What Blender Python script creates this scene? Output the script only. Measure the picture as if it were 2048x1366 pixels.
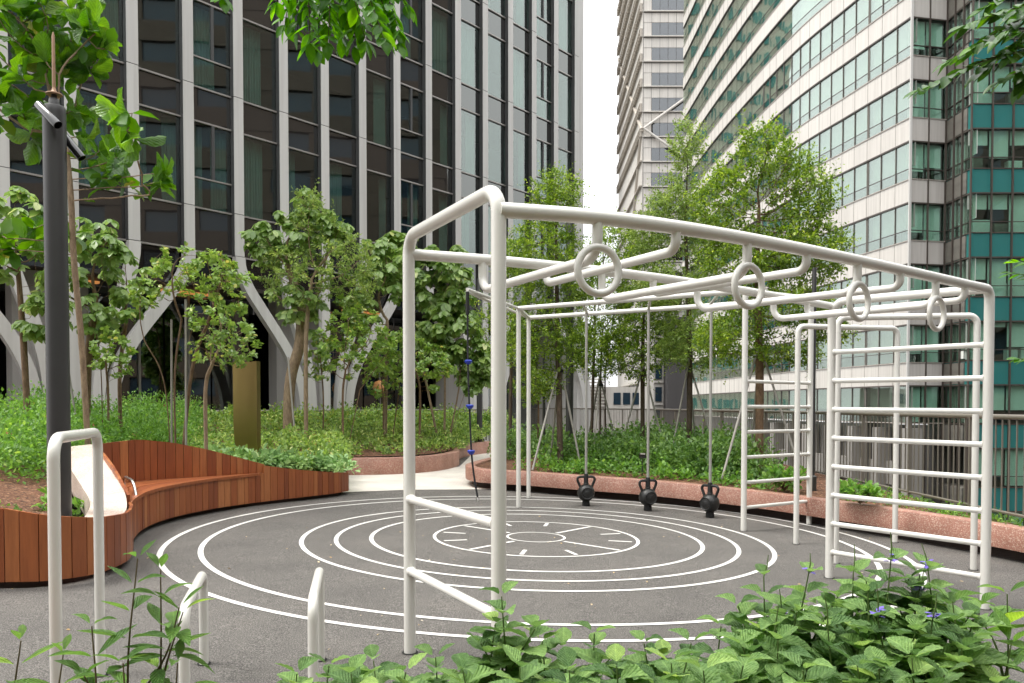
import bpy, math, random
import numpy as np
from mathutils import Vector, Matrix
R = math.radians
sc = bpy.context.scene
for o in list(bpy.data.objects):
    bpy.data.objects.remove(o, do_unlink=True)
C = sc.collection

# ------------------------------------------------------------------ camera
cam = bpy.data.cameras.new("camera"); camo = bpy.data.objects.new("camera", cam); C.objects.link(camo)
camo.location = (0, 0, 1.6); camo.rotation_euler = (R(90 - 1.4), 0, 0)
cam.sensor_width = 36; cam.lens = 36 * 1557 / 2048; cam.shift_y = 0.0813
cam.clip_start = 0.05; cam.clip_end = 3000
sc.camera = camo
# ------------------------------------------------------------------ sky, sun, exposure (bright overcast)
SUN_EL, SUN_AZ = R(64), R(268)
w = bpy.data.worlds.new("World"); sc.world = w; w.use_nodes = True
nt = w.node_tree; nt.nodes.clear()
sky = nt.nodes.new('ShaderNodeTexSky'); sky.sky_type = 'NISHITA'; sky.sun_disc = False
sky.sun_elevation = SUN_EL; sky.sun_rotation = SUN_AZ; sky.dust_density = 4
tc = nt.nodes.new('ShaderNodeTexCoord')
nz = nt.nodes.new('ShaderNodeTexNoise'); nz.inputs['Scale'].default_value = 2.2; nz.inputs['Detail'].default_value = 6
rp = nt.nodes.new('ShaderNodeValToRGB')
rp.color_ramp.elements[0].position = .3; rp.color_ramp.elements[0].color = (8.6, 8.7, 8.8, 1)
rp.color_ramp.elements[1].position = .7; rp.color_ramp.elements[1].color = (11.2, 11.1, 10.9, 1)
mx = nt.nodes.new('ShaderNodeMix'); mx.data_type = 'RGBA'; mx.inputs[0].default_value = .92
bg = nt.nodes.new('ShaderNodeBackground'); bg.inputs[1].default_value = 0.11
ow = nt.nodes.new('ShaderNodeOutputWorld')
L = nt.links.new
L(tc.outputs['Generated'], nz.inputs['Vector']); L(nz.outputs[0], rp.inputs[0])
# overcast luminance: three times brighter at the zenith than at the horizon
sxyz = nt.nodes.new('ShaderNodeSeparateXYZ'); L(tc.outputs['Generated'], sxyz.inputs[0])
g1 = nt.nodes.new('ShaderNodeMapRange'); g1.inputs[1].default_value = 0; g1.inputs[2].default_value = 1; g1.inputs[3].default_value = .5; g1.inputs[4].default_value = 1.5; L(sxyz.outputs[2], g1.inputs[0])
g2 = nt.nodes.new('ShaderNodeMix'); g2.data_type = 'RGBA'; g2.blend_type = 'MULTIPLY'; g2.inputs[0].default_value = 1; L(rp.outputs[0], g2.inputs[6]); L(g1.outputs[0], g2.inputs[7])
L(sky.outputs[0], mx.inputs[6]); L(g2.outputs[2], mx.inputs[7]); L(mx.outputs[2], bg.inputs[0]); L(bg.outputs[0], ow.inputs[0])
sl = bpy.data.lights.new("sun", 'SUN'); sl.energy = 1.4; sl.angle = R(22); sl.color = (1, .96, .9)
so = bpy.data.objects.new("sun", sl); C.objects.link(so)
sd = Vector((math.cos(SUN_EL) * math.sin(SUN_AZ), math.cos(SUN_EL) * math.cos(SUN_AZ), math.sin(SUN_EL)))
so.rotation_euler = sd.to_track_quat('Z', 'Y').to_euler()
sc.view_settings.view_transform = 'Standard'; sc.view_settings.look = 'None'
sc.view_settings.exposure = 1.15; sc.view_settings.gamma = 1
sc.cycles.use_denoising = True; sc.cycles.max_bounces = 5; sc.cycles.transparent_max_bounces = 8; sc.cycles.use_adaptive_sampling = True; sc.cycles.adaptive_threshold = .025
sc.cycles.caustics_reflective = False; sc.cycles.caustics_refractive = False

# ------------------------------------------------------------------ helpers
SL = -0.0229                                  # the deck falls to the right for drainage
def gz(x): return SL * x
def at(px, py, Y):                            # a point seen at photo pixel (px,py) standing Y metres ahead
    return Vector(((px - 1024) * Y / 1557, Y, 1.6 + (811.5 - py) * Y / 1557))
def N(nt, t, **k):
    n = nt.nodes.new(t)
    for a, b in k.items():
        if a.startswith('i_'):
            key = a[2:]; key = int(key) if key.isdigit() else key.replace('_', ' ')
            n.inputs[key].default_value = b
        else: setattr(n, a, b)
    return n
def ramp(nt, fac, stops):
    r = nt.nodes.new('ShaderNodeValToRGB'); cr = r.color_ramp
    while len(cr.elements) < len(stops): cr.elements.new(.5)
    for e, (p, c) in zip(cr.elements, stops):
        e.position = p; e.color = (*c, 1) if len(c) == 3 else c
    nt.links.new(fac, r.inputs[0]); return r.outputs[0]
def mat(name, col, rough=.5, metal=0, spec=.5, coat=0, bump=None, var=0, emis=None):
    """plain material; var = noise variation of value; bump=(scale,strength)"""
    m = bpy.data.materials.new(name); m.use_nodes = True; nt = m.node_tree
    b = nt.nodes['Principled BSDF']
    b.inputs['Base Color'].default_value = (*col, 1); b.inputs['Roughness'].default_value = rough
    b.inputs['Metallic'].default_value = metal; b.inputs['Specular IOR Level'].default_value = spec
    b.inputs['Coat Weight'].default_value = coat
    tc = N(nt, 'ShaderNodeTexCoord')
    if var:
        n = N(nt, 'ShaderNodeTexNoise', i_Scale=3.0, i_Detail=6.0); nt.links.new(tc.outputs['Object'], n.inputs['Vector'])
        lo = tuple(c * (1 - var) for c in col); hi = tuple(min(1, c * (1 + var)) for c in col)
        nt.links.new(ramp(nt, n.outputs[0], [(.3, lo), (.7, hi)]), b.inputs['Base Color'])
    if bump:
        n = N(nt, 'ShaderNodeTexNoise', i_Scale=bump[0], i_Detail=4.0); nt.links.new(tc.outputs['Object'], n.inputs['Vector'])
        bp = N(nt, 'ShaderNodeBump', i_Strength=bump[1], i_Distance=.02); nt.links.new(n.outputs[0], bp.inputs['Height'])
        nt.links.new(bp.outputs[0], b.inputs['Normal'])
    if emis:
        b.inputs['Emission Color'].default_value = (*emis[0], 1); b.inputs['Emission Strength'].default_value = emis[1]
    return m
def leaf_mat(name, c1, c2, c3, rough=.42, trans=.35, island=True, veins=False, spec=.45):
    m = bpy.data.materials.new(name); m.use_nodes = True; nt = m.node_tree; l = nt.links.new
    b = nt.nodes['Principled BSDF']; out = nt.nodes['Material Output']
    if island: r = N(nt, 'ShaderNodeNewGeometry').outputs['Random Per Island']
    else: r = N(nt, 'ShaderNodeObjectInfo').outputs['Random']
    col = ramp(nt, r, [(0, c1), (.45, tuple(.5*a + .5*b for a, b in zip(c1, c2))), (.75, c2), (.93, c2), (1, c3)])
    tc0 = N(nt, 'ShaderNodeTexCoord'); pn = N(nt, 'ShaderNodeTexNoise', i_Scale=1.7 if island else 3.0, i_Detail=3.0); l(tc0.outputs['Object'], pn.inputs['Vector'])
    pm = N(nt, 'ShaderNodeMix', data_type='RGBA', blend_type='MULTIPLY'); pm.inputs[0].default_value = 1
    l(col, pm.inputs[6]); l(ramp(nt, pn.outputs[0], [(.3, (1.1, 1.2, 1.12)), (.52, (1.5, 1.5, 1.45)), (.72, (1.95, 1.8, 1.65))]), pm.inputs[7]); col = pm.outputs[2]
    if veins:
        uv = N(nt, 'ShaderNodeUVMap')
        sep = N(nt, 'ShaderNodeSeparateXYZ'); l(uv.outputs[0], sep.inputs[0])
        # u across (-1..1 stored 0..1), v along: side veins slant forward from the midrib
        a = N(nt, 'ShaderNodeMath', operation='SUBTRACT', i_1=.5); l(sep.outputs[0], a.inputs[0])
        ab = N(nt, 'ShaderNodeMath', operation='ABSOLUTE'); l(a.outputs[0], ab.inputs[0])
        k = N(nt, 'ShaderNodeMath', operation='MULTIPLY', i_1=.9); l(ab.outputs[0], k.inputs[0])
        d = N(nt, 'ShaderNodeMath', operation='SUBTRACT'); l(sep.outputs[1], d.inputs[0]); l(k.outputs[0], d.inputs[1])
        f = N(nt, 'ShaderNodeMath', operation='MULTIPLY', i_1=7.0); l(d.outputs[0], f.inputs[0])
        pp = N(nt, 'ShaderNodeMath', operation='PINGPONG', i_1=.5); l(f.outputs[0], pp.inputs[0])
        mn = N(nt, 'ShaderNodeMath', operation='MULTIPLY', i_1=5.0); l(ab.outputs[0], mn.inputs[0])
        mi = N(nt, 'ShaderNodeMath', operation='MINIMUM'); l(pp.outputs[0], mi.inputs[0]); l(mn.outputs[0], mi.inputs[1])
        vr = ramp(nt, mi.outputs[0], [(0.0, (1.45, 1.4, 1.5)), (.1, (1, 1, 1)), (.5, (.93, .95, .93))])
        mm = N(nt, 'ShaderNodeMix', data_type='RGBA', blend_type='MULTIPLY'); mm.inputs[0].default_value = 1
        l(col, mm.inputs[6]); l(vr, mm.inputs[7]); col = mm.outputs[2]
        vo = N(nt, 'ShaderNodeTexVoronoi', i_Scale=17.0); tc = N(nt, 'ShaderNodeTexCoord'); l(tc.outputs['Object'], vo.inputs['Vector'])
        ad = N(nt, 'ShaderNodeMath', operation='MULTIPLY_ADD', i_1=.5); l(vo.outputs[0], ad.inputs[0]); l(mi.outputs[0], ad.inputs[2])
        bp = N(nt, 'ShaderNodeBump', i_Strength=.8, i_Distance=.012); l(ad.outputs[0], bp.inputs['Height']); l(bp.outputs[0], b.inputs['Normal'])
    l(col, b.inputs['Base Color']); b.inputs['Roughness'].default_value = rough; b.inputs['Specular IOR Level'].default_value = spec
    t = N(nt, 'ShaderNodeBsdfTranslucent')
    hs = N(nt, 'ShaderNodeHueSaturation', i_Hue=.49, i_Saturation=1.1, i_Value=1.8); l(col, hs.inputs['Color']); l(hs.outputs[0], t.inputs[0])
    ms = N(nt, 'ShaderNodeMixShader'); ms.inputs[0].default_value = trans
    l(b.outputs[0], ms.inputs[1]); l(t.outputs[0], ms.inputs[2]); l(ms.outputs[0], out.inputs[0])
    return m
def glass_mat(name, tint, refl=.25, rough=.02, wave=.02, wscale=.5, opaque=False, gcol=(.92, .97, .95)):
    """tinted coated glazing: partly see-through, partly mirror"""
    m = bpy.data.materials.new(name); m.use_nodes = True; nt = m.node_tree; l = nt.links.new
    nt.nodes.remove(nt.nodes['Principled BSDF']); out = nt.nodes['Material Output']
    tr = N(nt, 'ShaderNodeBsdfDiffuse' if opaque else 'ShaderNodeBsdfTransparent'); tr.inputs[0].default_value = (*tint, 1)
    gl = N(nt, 'ShaderNodeBsdfGlossy'); gl.inputs['Roughness'].default_value = rough; gl.inputs[0].default_value = (*gcol, 1)
    ge = N(nt, 'ShaderNodeNewGeometry')
    n = N(nt, 'ShaderNodeTexNoise', i_Scale=wscale, i_Detail=1.0); l(ge.outputs['Position'], n.inputs['Vector'])
    bp = N(nt, 'ShaderNodeBump', i_Strength=wave, i_Distance=1.0); l(n.outputs[0], bp.inputs['Height']); l(bp.outputs[0], gl.inputs['Normal'])
    lw = N(nt, 'ShaderNodeLayerWeight', i_Blend=.5); fr = N(nt, 'ShaderNodeMath', operation='POWER', i_1=5.0); l(lw.outputs['Facing'], fr.inputs[0])   # Schlick
    mp = N(nt, 'ShaderNodeMapRange', i_3=refl, i_4=1.0); l(fr.outputs[0], mp.inputs[0])
    ms = N(nt, 'ShaderNodeMixShader'); l(mp.outputs[0], ms.inputs[0]); l(tr.outputs[0], ms.inputs[1]); l(gl.outputs[0], ms.inputs[2])
    l(ms.outputs[0], out.inputs[0]); return m

class MB:
    def __init__(s): s.v = []; s.f = []
    def add(s, v, f):
        o = len(s.v); s.v += [tuple(p) for p in v]; s.f += [tuple(i + o for i in q) for q in f]
    def box(s, a, b):
        x0, y0, z0 = a; x1, y1, z1 = b
        s.add([(x0,y0,z0),(x1,y0,z0),(x1,y1,z0),(x0,y1,z0),(x0,y0,z1),(x1,y0,z1),(x1,y1,z1),(x0,y1,z1)],
              [(0,3,2,1),(4,5,6,7),(0,1,5,4),(1,2,6,5),(2,3,7,6),(3,0,4,7)])
    def tube(s, pts, r, n=12, cap=True, closed=False):
        pts = [Vector(p) for p in pts]; m = len(pts)
        rs = r if isinstance(r, (list, tuple)) else [r] * m
        tg = []
        for i in range(m):
            a = pts[(i - 1) % m] if (closed or i > 0) else pts[i]
            b = pts[(i + 1) % m] if (closed or i < m - 1) else pts[i]
            d = b - a; tg.append(d.normalized() if d.length > 1e-9 else Vector((0, 0, 1)))
        u = tg[0].orthogonal().normalized(); vs = []
        for i in range(m):
            u = (u - tg[i] * u.dot(tg[i])); u = u.normalized() if u.length > 1e-6 else tg[i].orthogonal().normalized()
            q = tg[i].cross(u)
            for k in range(n):
                a = 2 * math.pi * k / n; vs.append(pts[i] + (u * math.cos(a) + q * math.sin(a)) * rs[i])
        fs = []
        for i in range(m if closed else m - 1):
            j = (i + 1) % m
            for k in range(n):
                fs.append((i*n+k, i*n+(k+1) % n, j*n+(k+1) % n, j*n+k))
        if cap and not closed: fs += [tuple(range(n))[::-1], tuple(range((m-1)*n, m*n))]
        s.add(vs, fs); return s
    def lathe(s, prof, n=24, c=(0, 0, 0), ax=None):
        """prof [(r,z)], about z through c or about axis ax"""
        q = Vector((0, 0, 1)).rotation_difference(Vector(ax)) if ax else None
        vs = []
        for r, z in prof:
            for k in range(n):
                a = 2*math.pi*k/n; p = Vector((r*math.cos(a), r*math.sin(a), z))
                if q: p = q @ p
                vs.append(p + Vector(c))
        m = len(prof)
        fs = [(i*n+k, i*n+(k+1) % n, (i+1)*n+(k+1) % n, (i+1)*n+k) for i in range(m-1) for k in range(n)]
        fs += [tuple(range(n))[::-1], tuple(range((m-1)*n, m*n))]
        s.add(vs, fs); return s
    def build(s, name, m, parent=None, smooth=False):
        me = bpy.data.meshes.new(name); me.from_pydata(s.v, [], s.f); me.materials.append(m)
        if smooth:
            me.polygons.foreach_set('use_smooth', [True] * len(me.polygons))
            try: me.set_sharp_from_angle(angle=R(50))
            except Exception: pass
        o = bpy.data.objects.new(name, me); C.objects.link(o)
        if parent: o.parent = parent
        return o
def tag(o, label=None, cat=None, group=None, kind=None):
    if label: o['label'] = label
    if cat: o['category'] = cat
    if group: o['group'] = group
    if kind: o['kind'] = kind
    return o
def thing(name, label, cat, loc=(0, 0, 0), rz=0, group=None):
    o = bpy.data.objects.new(name, None); C.objects.link(o); o.location = loc; o.rotation_euler = (0, 0, rz)
    return tag(o, label, cat, group)
def local(o, p): return Vector(p) - o.location     # for empties without rotation
UC = {}
def cube(m):
    if m.name not in UC:
        b = MB(); b.box((-.5, -.5, -.5), (.5, .5, .5)); me = bpy.data.meshes.new('block_' + m.name)
        me.from_pydata(b.v, [], b.f); me.materials.append(m); UC[m.name] = me
    return UC[m.name]
def block(name, m, c, dims, parent=None, rz=0, rx=0):
    o = bpy.data.objects.new(name, cube(m)); C.objects.link(o); o.location = c; o.scale = dims; o.rotation_euler = (rx, 0, rz)
    if parent: o.parent = parent
    return o
def fillet(pts, r, n=7):
    pts = [Vector(p) for p in pts]; out = [pts[0]]
    for i in range(1, len(pts) - 1):
        a, b, c = pts[i-1], pts[i], pts[i+1]
        d1, d2 = (a - b), (c - b); k = min(r, d1.length * .49, d2.length * .49)
        p, q = b + d1.normalized() * k, b + d2.normalized() * k
        ang = d1.angle(d2)
        ctr_dir = (d1.normalized() + d2.normalized())
        if ctr_dir.length < 1e-4: out.append(b); continue
        h = k / math.cos(ang / 2); ctr = b + ctr_dir.normalized() * h
        v1, v2 = p - ctr, q - ctr; th = v1.angle(v2); s = math.sin(th)
        for j in range(n + 1):
            t = j / n; out.append(ctr + (v1 * math.sin((1-t)*th) + v2 * math.sin(t*th)) / s)
    out.append(pts[-1]); return out
def spline(pts, per=10):
    """Catmull-Rom through points"""
    P = [Vector(p) for p in pts]; P = [P[0]*2 - P[1]] + P + [P[-1]*2 - P[-2]]; out = []
    for i in range(1, len(P) - 2):
        a, b, c, d = P[i-1], P[i], P[i+1], P[i+2]
        for j in range(per):
            t = j / per
            out.append(.5*((2*b) + (c-a)*t + (2*a-5*b+4*c-d)*t*t + (3*b-a-3*c+d)*t**3))
    out.append(P[-2]); return out
def resample(pts, step):
    L_ = [0]
    for a, b in zip(pts, pts[1:]): L_.append(L_[-1] + (b - a).length)
    n = max(1, round(L_[-1] / step)); out = []; j = 0
    for i in range(n + 1):
        s = L_[-1] * i / n
        while j < len(L_) - 2 and L_[j+1] < s: j += 1
        t = (s - L_[j]) / max(1e-9, L_[j+1] - L_[j]); out.append(pts[j].lerp(pts[j+1], min(1, max(0, t))))
    return out
def ground_poly(name, pts, z, m, **k):
    b = MB(); b.add([(x, y, gz(x) + z) for x, y in pts], [tuple(range(len(pts)))])
    return tag(b.build(name, m), kind='structure', **k)

# ------------------------------------------------------------------ materials
M = {}
def rubber():
    m = bpy.data.materials.new('rubber'); m.use_nodes = True; nt = m.node_tree; l = nt.links.new; b = nt.nodes['Principled BSDF']
    tc = N(nt, 'ShaderNodeTexCoord')
    a = N(nt, 'ShaderNodeTexNoise', i_Scale=120.0, i_Detail=4.0, i_Roughness=.75); l(tc.outputs['Object'], a.inputs['Vector'])
    c = N(nt, 'ShaderNodeTexNoise', i_Scale=1.1, i_Detail=7.0, i_Roughness=.62); l(tc.outputs['Object'], c.inputs['Vector'])
    v = N(nt, 'ShaderNodeTexVoronoi', i_Scale=150.0); l(tc.outputs['Object'], v.inputs['Vector'])
    c1 = ramp(nt, a.outputs[0], [(.36, (.028, .026, .024)), (.5, (.118, .109, .1)), (.66, (.34, .32, .295))])
    c2 = ramp(nt, c.outputs[0], [(.3, (.8, .8, .8)), (.55, (1.0, 1.0, .99)), (.75, (1.18, 1.16, 1.13))])
    mm = N(nt, 'ShaderNodeMix', data_type='RGBA', blend_type='MULTIPLY'); mm.inputs[0].default_value = 1; l(c1, mm.inputs[6]); l(c2, mm.inputs[7])
    d = N(nt, 'ShaderNodeTexNoise', i_Scale=14.0, i_Detail=9.0, i_Roughness=.7); l(tc.outputs['Object'], d.inputs['Vector'])
    c3 = ramp(nt, d.outputs[0], [(.25, (.82, .82, .82)), (.62, (1, 1, 1)), (.78, (1.25, 1.24, 1.2))])
    m2 = N(nt, 'ShaderNodeMix', data_type='RGBA', blend_type='MULTIPLY'); m2.inputs[0].default_value = 1; l(mm.outputs[2], m2.inputs[6]); l(c3, m2.inputs[7])
    l(m2.outputs[2], b.inputs['Base Color']); b.inputs['Roughness'].default_value = .8
    bp = N(nt, 'ShaderNodeBump', i_Strength=.9, i_Distance=.006); l(v.outputs[0], bp.inputs['Height']); l(bp.outputs[0], b.inputs['Normal'])
    return m
def terrazzo(name, base, lo, spk, rough=.55, pol=1.0):
    m = bpy.data.materials.new(name); m.use_nodes = True; nt = m.node_tree; l = nt.links.new; b = nt.nodes['Principled BSDF']
    tc = N(nt, 'ShaderNodeTexCoord')
    v = N(nt, 'ShaderNodeTexVoronoi', i_Scale=120.0); l(tc.outputs['Object'], v.inputs['Vector'])
    sep = N(nt, 'ShaderNodeSeparateColor'); l(v.outputs['Color'], sep.inputs[0])
    col = ramp(nt, sep.outputs[0], [(0, lo), (.45, base), (.8, base), (.86, spk), (1, spk)])
    n = N(nt, 'ShaderNodeTexNoise', i_Scale=2.5, i_Detail=6.0); l(tc.outputs['Object'], n.inputs['Vector'])
    c2 = ramp(nt, n.outputs[0], [(.3, (.8, .78, .76)), (.65, (1.1, 1.1, 1.1))])
    mm = N(nt, 'ShaderNodeMix', data_type='RGBA', blend_type='MULTIPLY'); mm.inputs[0].default_value = 1; l(col, mm.inputs[6]); l(c2, mm.inputs[7])
    l(mm.outputs[2], b.inputs['Base Color']); b.inputs['Roughness'].default_value = rough
    return m
def wood(name):
    m = bpy.data.materials.new(name); m.use_nodes = True; nt = m.node_tree; l = nt.links.new; b = nt.nodes['Principled BSDF']
    tc = N(nt, 'ShaderNodeTexCoord'); oi = N(nt, 'ShaderNodeObjectInfo')
    mp = N(nt, 'ShaderNodeMapping'); mp.inputs['Scale'].default_value = (14, 14, 1.2); l(tc.outputs['Object'], mp.inputs[0])
    ad = N(nt, 'ShaderNodeVectorMath', operation='ADD'); l(mp.outputs[0], ad.inputs[0])
    mu = N(nt, 'ShaderNodeMath', operation='MULTIPLY', i_1=40.0); l(oi.outputs['Random'], mu.inputs[0]); l(mu.outputs[0], ad.inputs[1])
    n = N(nt, 'ShaderNodeTexNoise', i_Scale=2.0, i_Detail=8.0, i_Roughness=.65); l(ad.outputs[0], n.inputs['Vector'])
    c1 = ramp(nt, n.outputs[0], [(.25, (.72, .68, .66)), (.5, (1, 1, 1)), (.75, (1.2, 1.2, 1.15))])
    c0 = ramp(nt, oi.outputs['Random'], [(0, (.21, .055, .02)), (.35, (.29, .08, .026)), (.65, (.34, .105, .034)), (.86, (.42, .155, .055)), (1, (.24, .064, .022))])
    mm = N(nt, 'ShaderNodeMix', data_type='RGBA', blend_type='MULTIPLY'); mm.inputs[0].default_value = 1; l(c0, mm.inputs[6]); l(c1, mm.inputs[7])
    l(mm.outputs[2], b.inputs['Base Color']); b.inputs['Roughness'].default_value = .45
    bp = N(nt, 'ShaderNodeBump', i_Strength=.15, i_Distance=.004); l(n.outputs[0], bp.inputs['Height']); l(bp.outputs[0], b.inputs['Normal'])
    return m
def mulch():
    m = bpy.data.materials.new('mulch'); m.use_nodes = True; nt = m.node_tree; l = nt.links.new; b = nt.nodes['Principled BSDF']
    tc = N(nt, 'ShaderNodeTexCoord'); v = N(nt, 'ShaderNodeTexVoronoi', i_Scale=38.0); l(tc.outputs['Object'], v.inputs['Vector'])
    s = N(nt, 'ShaderNodeSeparateColor'); l(v.outputs['Color'], s.inputs[0])
    l(ramp(nt, s.outputs[0], [(0, (.05, .022, .012)), (.5, (.15, .062, .03)), (.85, (.24, .11, .055)), (1, (.4, .24, .14))]), b.inputs['Base Color'])
    b.inputs['Roughness'].default_value = .9
    bp = N(nt, 'ShaderNodeBump', i_Strength=1.0, i_Distance=.03); l(v.outputs[0], bp.inputs['Height']); l(bp.outputs[0], b.inputs['Normal'])
    return m
def pavers():
    m = bpy.data.materials.new('pavers'); m.use_nodes = True; nt = m.node_tree; l = nt.links.new; b = nt.nodes['Principled BSDF']
    tc = N(nt, 'ShaderNodeTexCoord')
    k = N(nt, 'ShaderNodeTexBrick', i_Scale=4.0); l(tc.outputs['Object'], k.inputs['Vector'])
    k.inputs['Color1'].default_value = (.74, .7, .64, 1); k.inputs['Color2'].default_value = (.68, .64, .58, 1); k.inputs['Mortar'].default_value = (.5, .47, .42, 1)
    k.inputs['Mortar Size'].default_value = .012
    n = N(nt, 'ShaderNodeTexNoise', i_Scale=1.5, i_Detail=7.0); l(tc.outputs['Object'], n.inputs['Vector'])
    mm = N(nt, 'ShaderNodeMix', data_type='RGBA', blend_type='MULTIPLY'); mm.inputs[0].default_value = 1
    l(k.outputs[0], mm.inputs[6]); l(ramp(nt, n.outputs[0], [(.3, (.85, .84, .83)), (.7, (1.08, 1.07, 1.05))]), mm.inputs[7])
    l(mm.outputs[2], b.inputs['Base Color']); b.inputs['Roughness'].default_value = .8; return m
def bark(name, c1, c2):
    m = bpy.data.materials.new(name); m.use_nodes = True; nt = m.node_tree; l = nt.links.new; b = nt.nodes['Principled BSDF']
    tc = N(nt, 'ShaderNodeTexCoord'); mp = N(nt, 'ShaderNodeMapping'); mp.inputs['Scale'].default_value = (1, 1, .35); l(tc.outputs['Object'], mp.inputs[0])
    n = N(nt, 'ShaderNodeTexNoise', i_Scale=22.0, i_Detail=7.0, i_Roughness=.7); l(mp.outputs[0], n.inputs['Vector'])
    l(ramp(nt, n.outputs[0], [(.3, c1), (.7, c2)]), b.inputs['Base Color']); b.inputs['Roughness'].default_value = .85
    bp = N(nt, 'ShaderNodeBump', i_Strength=.7, i_Distance=.012); l(n.outputs[0], bp.inputs['Height']); l(bp.outputs[0], b.inputs['Normal']); return m
def panel_mat(name, col, amt=.06, rough=.45, spec=.5, streak=.5):
    """cladding: each panel a shade of its own, faint rain streaks"""
    m = bpy.data.materials.new(name); m.use_nodes = True; nt = m.node_tree; l = nt.links.new; b = nt.nodes['Principled BSDF']
    oi = N(nt, 'ShaderNodeObjectInfo'); ge = N(nt, 'ShaderNodeNewGeometry')
    mp = N(nt, 'ShaderNodeMapping'); mp.inputs['Scale'].default_value = (3, 3, .12); l(ge.outputs['Position'], mp.inputs[0])
    n = N(nt, 'ShaderNodeTexNoise', i_Scale=2.0, i_Detail=6.0); l(mp.outputs[0], n.inputs['Vector'])
    c0 = ramp(nt, oi.outputs['Random'], [(0, tuple(c*(1-amt) for c in col)), (1, tuple(min(1, c*(1+amt)) for c in col))])
    mm = N(nt, 'ShaderNodeMix', data_type='RGBA', blend_type='MULTIPLY'); mm.inputs[0].default_value = streak
    l(c0, mm.inputs[6]); l(ramp(nt, n.outputs[0], [(.35, (.8, .79, .77)), (.6, (1.03, 1.03, 1.02))]), mm.inputs[7])
    l(mm.outputs[2], b.inputs['Base Color']); b.inputs['Roughness'].default_value = rough; b.inputs['Specular IOR Level'].default_value = spec
    return m
M['rubber'] = rubber(); M['paint'] = mat('line_paint', (.7, .685, .65), .6, var=.14)
M['white'] = mat('white_powder_coat', (.75, .735, .69), .26, spec=.5, coat=.25, var=.025)
M['wood'] = wood('hardwood'); M['red'] = terrazzo('red_terrazzo', (.38, .185, .135), (.29, .125, .09), (.56, .41, .33))
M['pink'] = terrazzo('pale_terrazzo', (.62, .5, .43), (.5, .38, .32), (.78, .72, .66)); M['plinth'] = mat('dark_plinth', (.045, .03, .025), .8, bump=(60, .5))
M['mulch'] = mulch(); M['pavers'] = pavers(); M['concrete'] = mat('concrete', (.33, .31, .29), .8, var=.12, bump=(30, .2))
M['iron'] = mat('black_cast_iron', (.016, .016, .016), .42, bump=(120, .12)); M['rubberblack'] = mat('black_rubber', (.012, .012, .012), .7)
M['galv'] = mat('galvanised_pole', (.42, .41, .38), .4, metal=.3, var=.08); M['steel'] = mat('brushed_steel', (.6, .6, .58), .25, metal=.9)
M['lamp'] = mat('charcoal_metal', (.045, .044, .043), .42, var=.08); M['gloss'] = mat('glossy_black', (.01, .01, .01), .15, coat=.6)
M['copper'] = mat('copper_rod', (.33, .2, .12), .5, metal=.2); M['brass'] = mat('brushed_brass', (.36, .26, .1), .3, metal=1.0, var=.05)
M['blue'] = mat('blue_plastic', (.02, .05, .42), .35); M['rope'] = mat('black_rope', (.02, .02, .022), .8, bump=(200, .5))
M['rail'] = mat('bronze_rail', (.26, .235, .2), .38, metal=.35, var=.06)
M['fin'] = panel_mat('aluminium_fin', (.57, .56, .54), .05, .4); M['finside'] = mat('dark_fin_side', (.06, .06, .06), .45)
M['transom'] = mat('transom_metal', (.36, .34, .32), .35, metal=.4); M['room'] = mat('dim_room', (.03, .03, .032), .9)
M['curtain'] = mat('pale_curtain', (.3, .38, .345), .9, var=.12); M['slab'] = mat('dark_soffit', (.05, .046, .045), .6, var=.1)
M['lobby'] = panel_mat('grey_cladding', (.42, .4, .38), .05, .5); M['warm'] = mat('warm_cove', (.8, .4, .15), .5, emis=((1, .4, .12), .22))
M['lglass'] = glass_mat('dark_glazing', (.66, .77, .74), .13, wave=.0014, wscale=.8); M['spanglass'] = glass_mat('dark_spandrel_glass', (.022, .02, .019), .15, wave=.0014, wscale=.8, opaque=True)
M['lobbyglass'] = glass_mat('lobby_glazing', (.3, .32, .3), .2, wave=.01)
M['pwhite'] = panel_mat('pale_spandrel_panel', (.6, .57, .53), .045, .42); M['pwhite2'] = panel_mat('pale_end_panel', (.56, .53, .5), .04, .42)
M['gglass'] = glass_mat('green_glazing', (.78, .92, .865), .09, wave=.03, wscale=.35); M['gspan'] = glass_mat('teal_spandrel_glass', (.04, .19, .18), .03, wave=.02, wscale=.35, opaque=True); M['sglass'] = glass_mat('pale_green_glazing', (.8, .88, .83), .28, wave=.03, wscale=.35, gcol=(.82, .9, .86))
M['blind'] = mat('roller_blind', (.82, .84, .78), .85, var=.05); M['office'] = mat('office_interior', (.16, .15, .13), .9, var=.2)
M['dframe'] = mat('brown_frame', (.075, .06, .05), .45); M['joint'] = mat('panel_joint', (.2, .18, .16), .6); M['sill'] = mat('sill_metal', (.4, .36, .32), .4, metal=.2)
M['podium'] = panel_mat('podium_cladding', (.2, .19, .18), .08, .6); M['tower'] = panel_mat('tower_panel', (.58, .55, .51), .04, .5)
M['tglass'] = glass_mat('tower_glazing', (.6, .6, .6), .2, wave=.03, wscale=.2, gcol=(.6, .63, .66)); M['louvre'] = mat('louvre', (.4, .36, .31), .6)
M['brown'] = panel_mat('brown_stone', (.085, .06, .042), .12, .6); M['bglass'] = mat('blue_office_glass', (.02, .04, .06), .05, spec=.9)
M['street'] = mat('street_ground', (.12, .12, .12), .9, var=.2); M['dwall'] = mat('dark_grey_wall', (.075, .07, .07), .7, var=.1)
M['tie'] = mat('black_tie', (.015, .015, .015), .6); M['prop'] = mat('grey_prop_pole', (.33, .31, .28), .7, var=.15)
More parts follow.
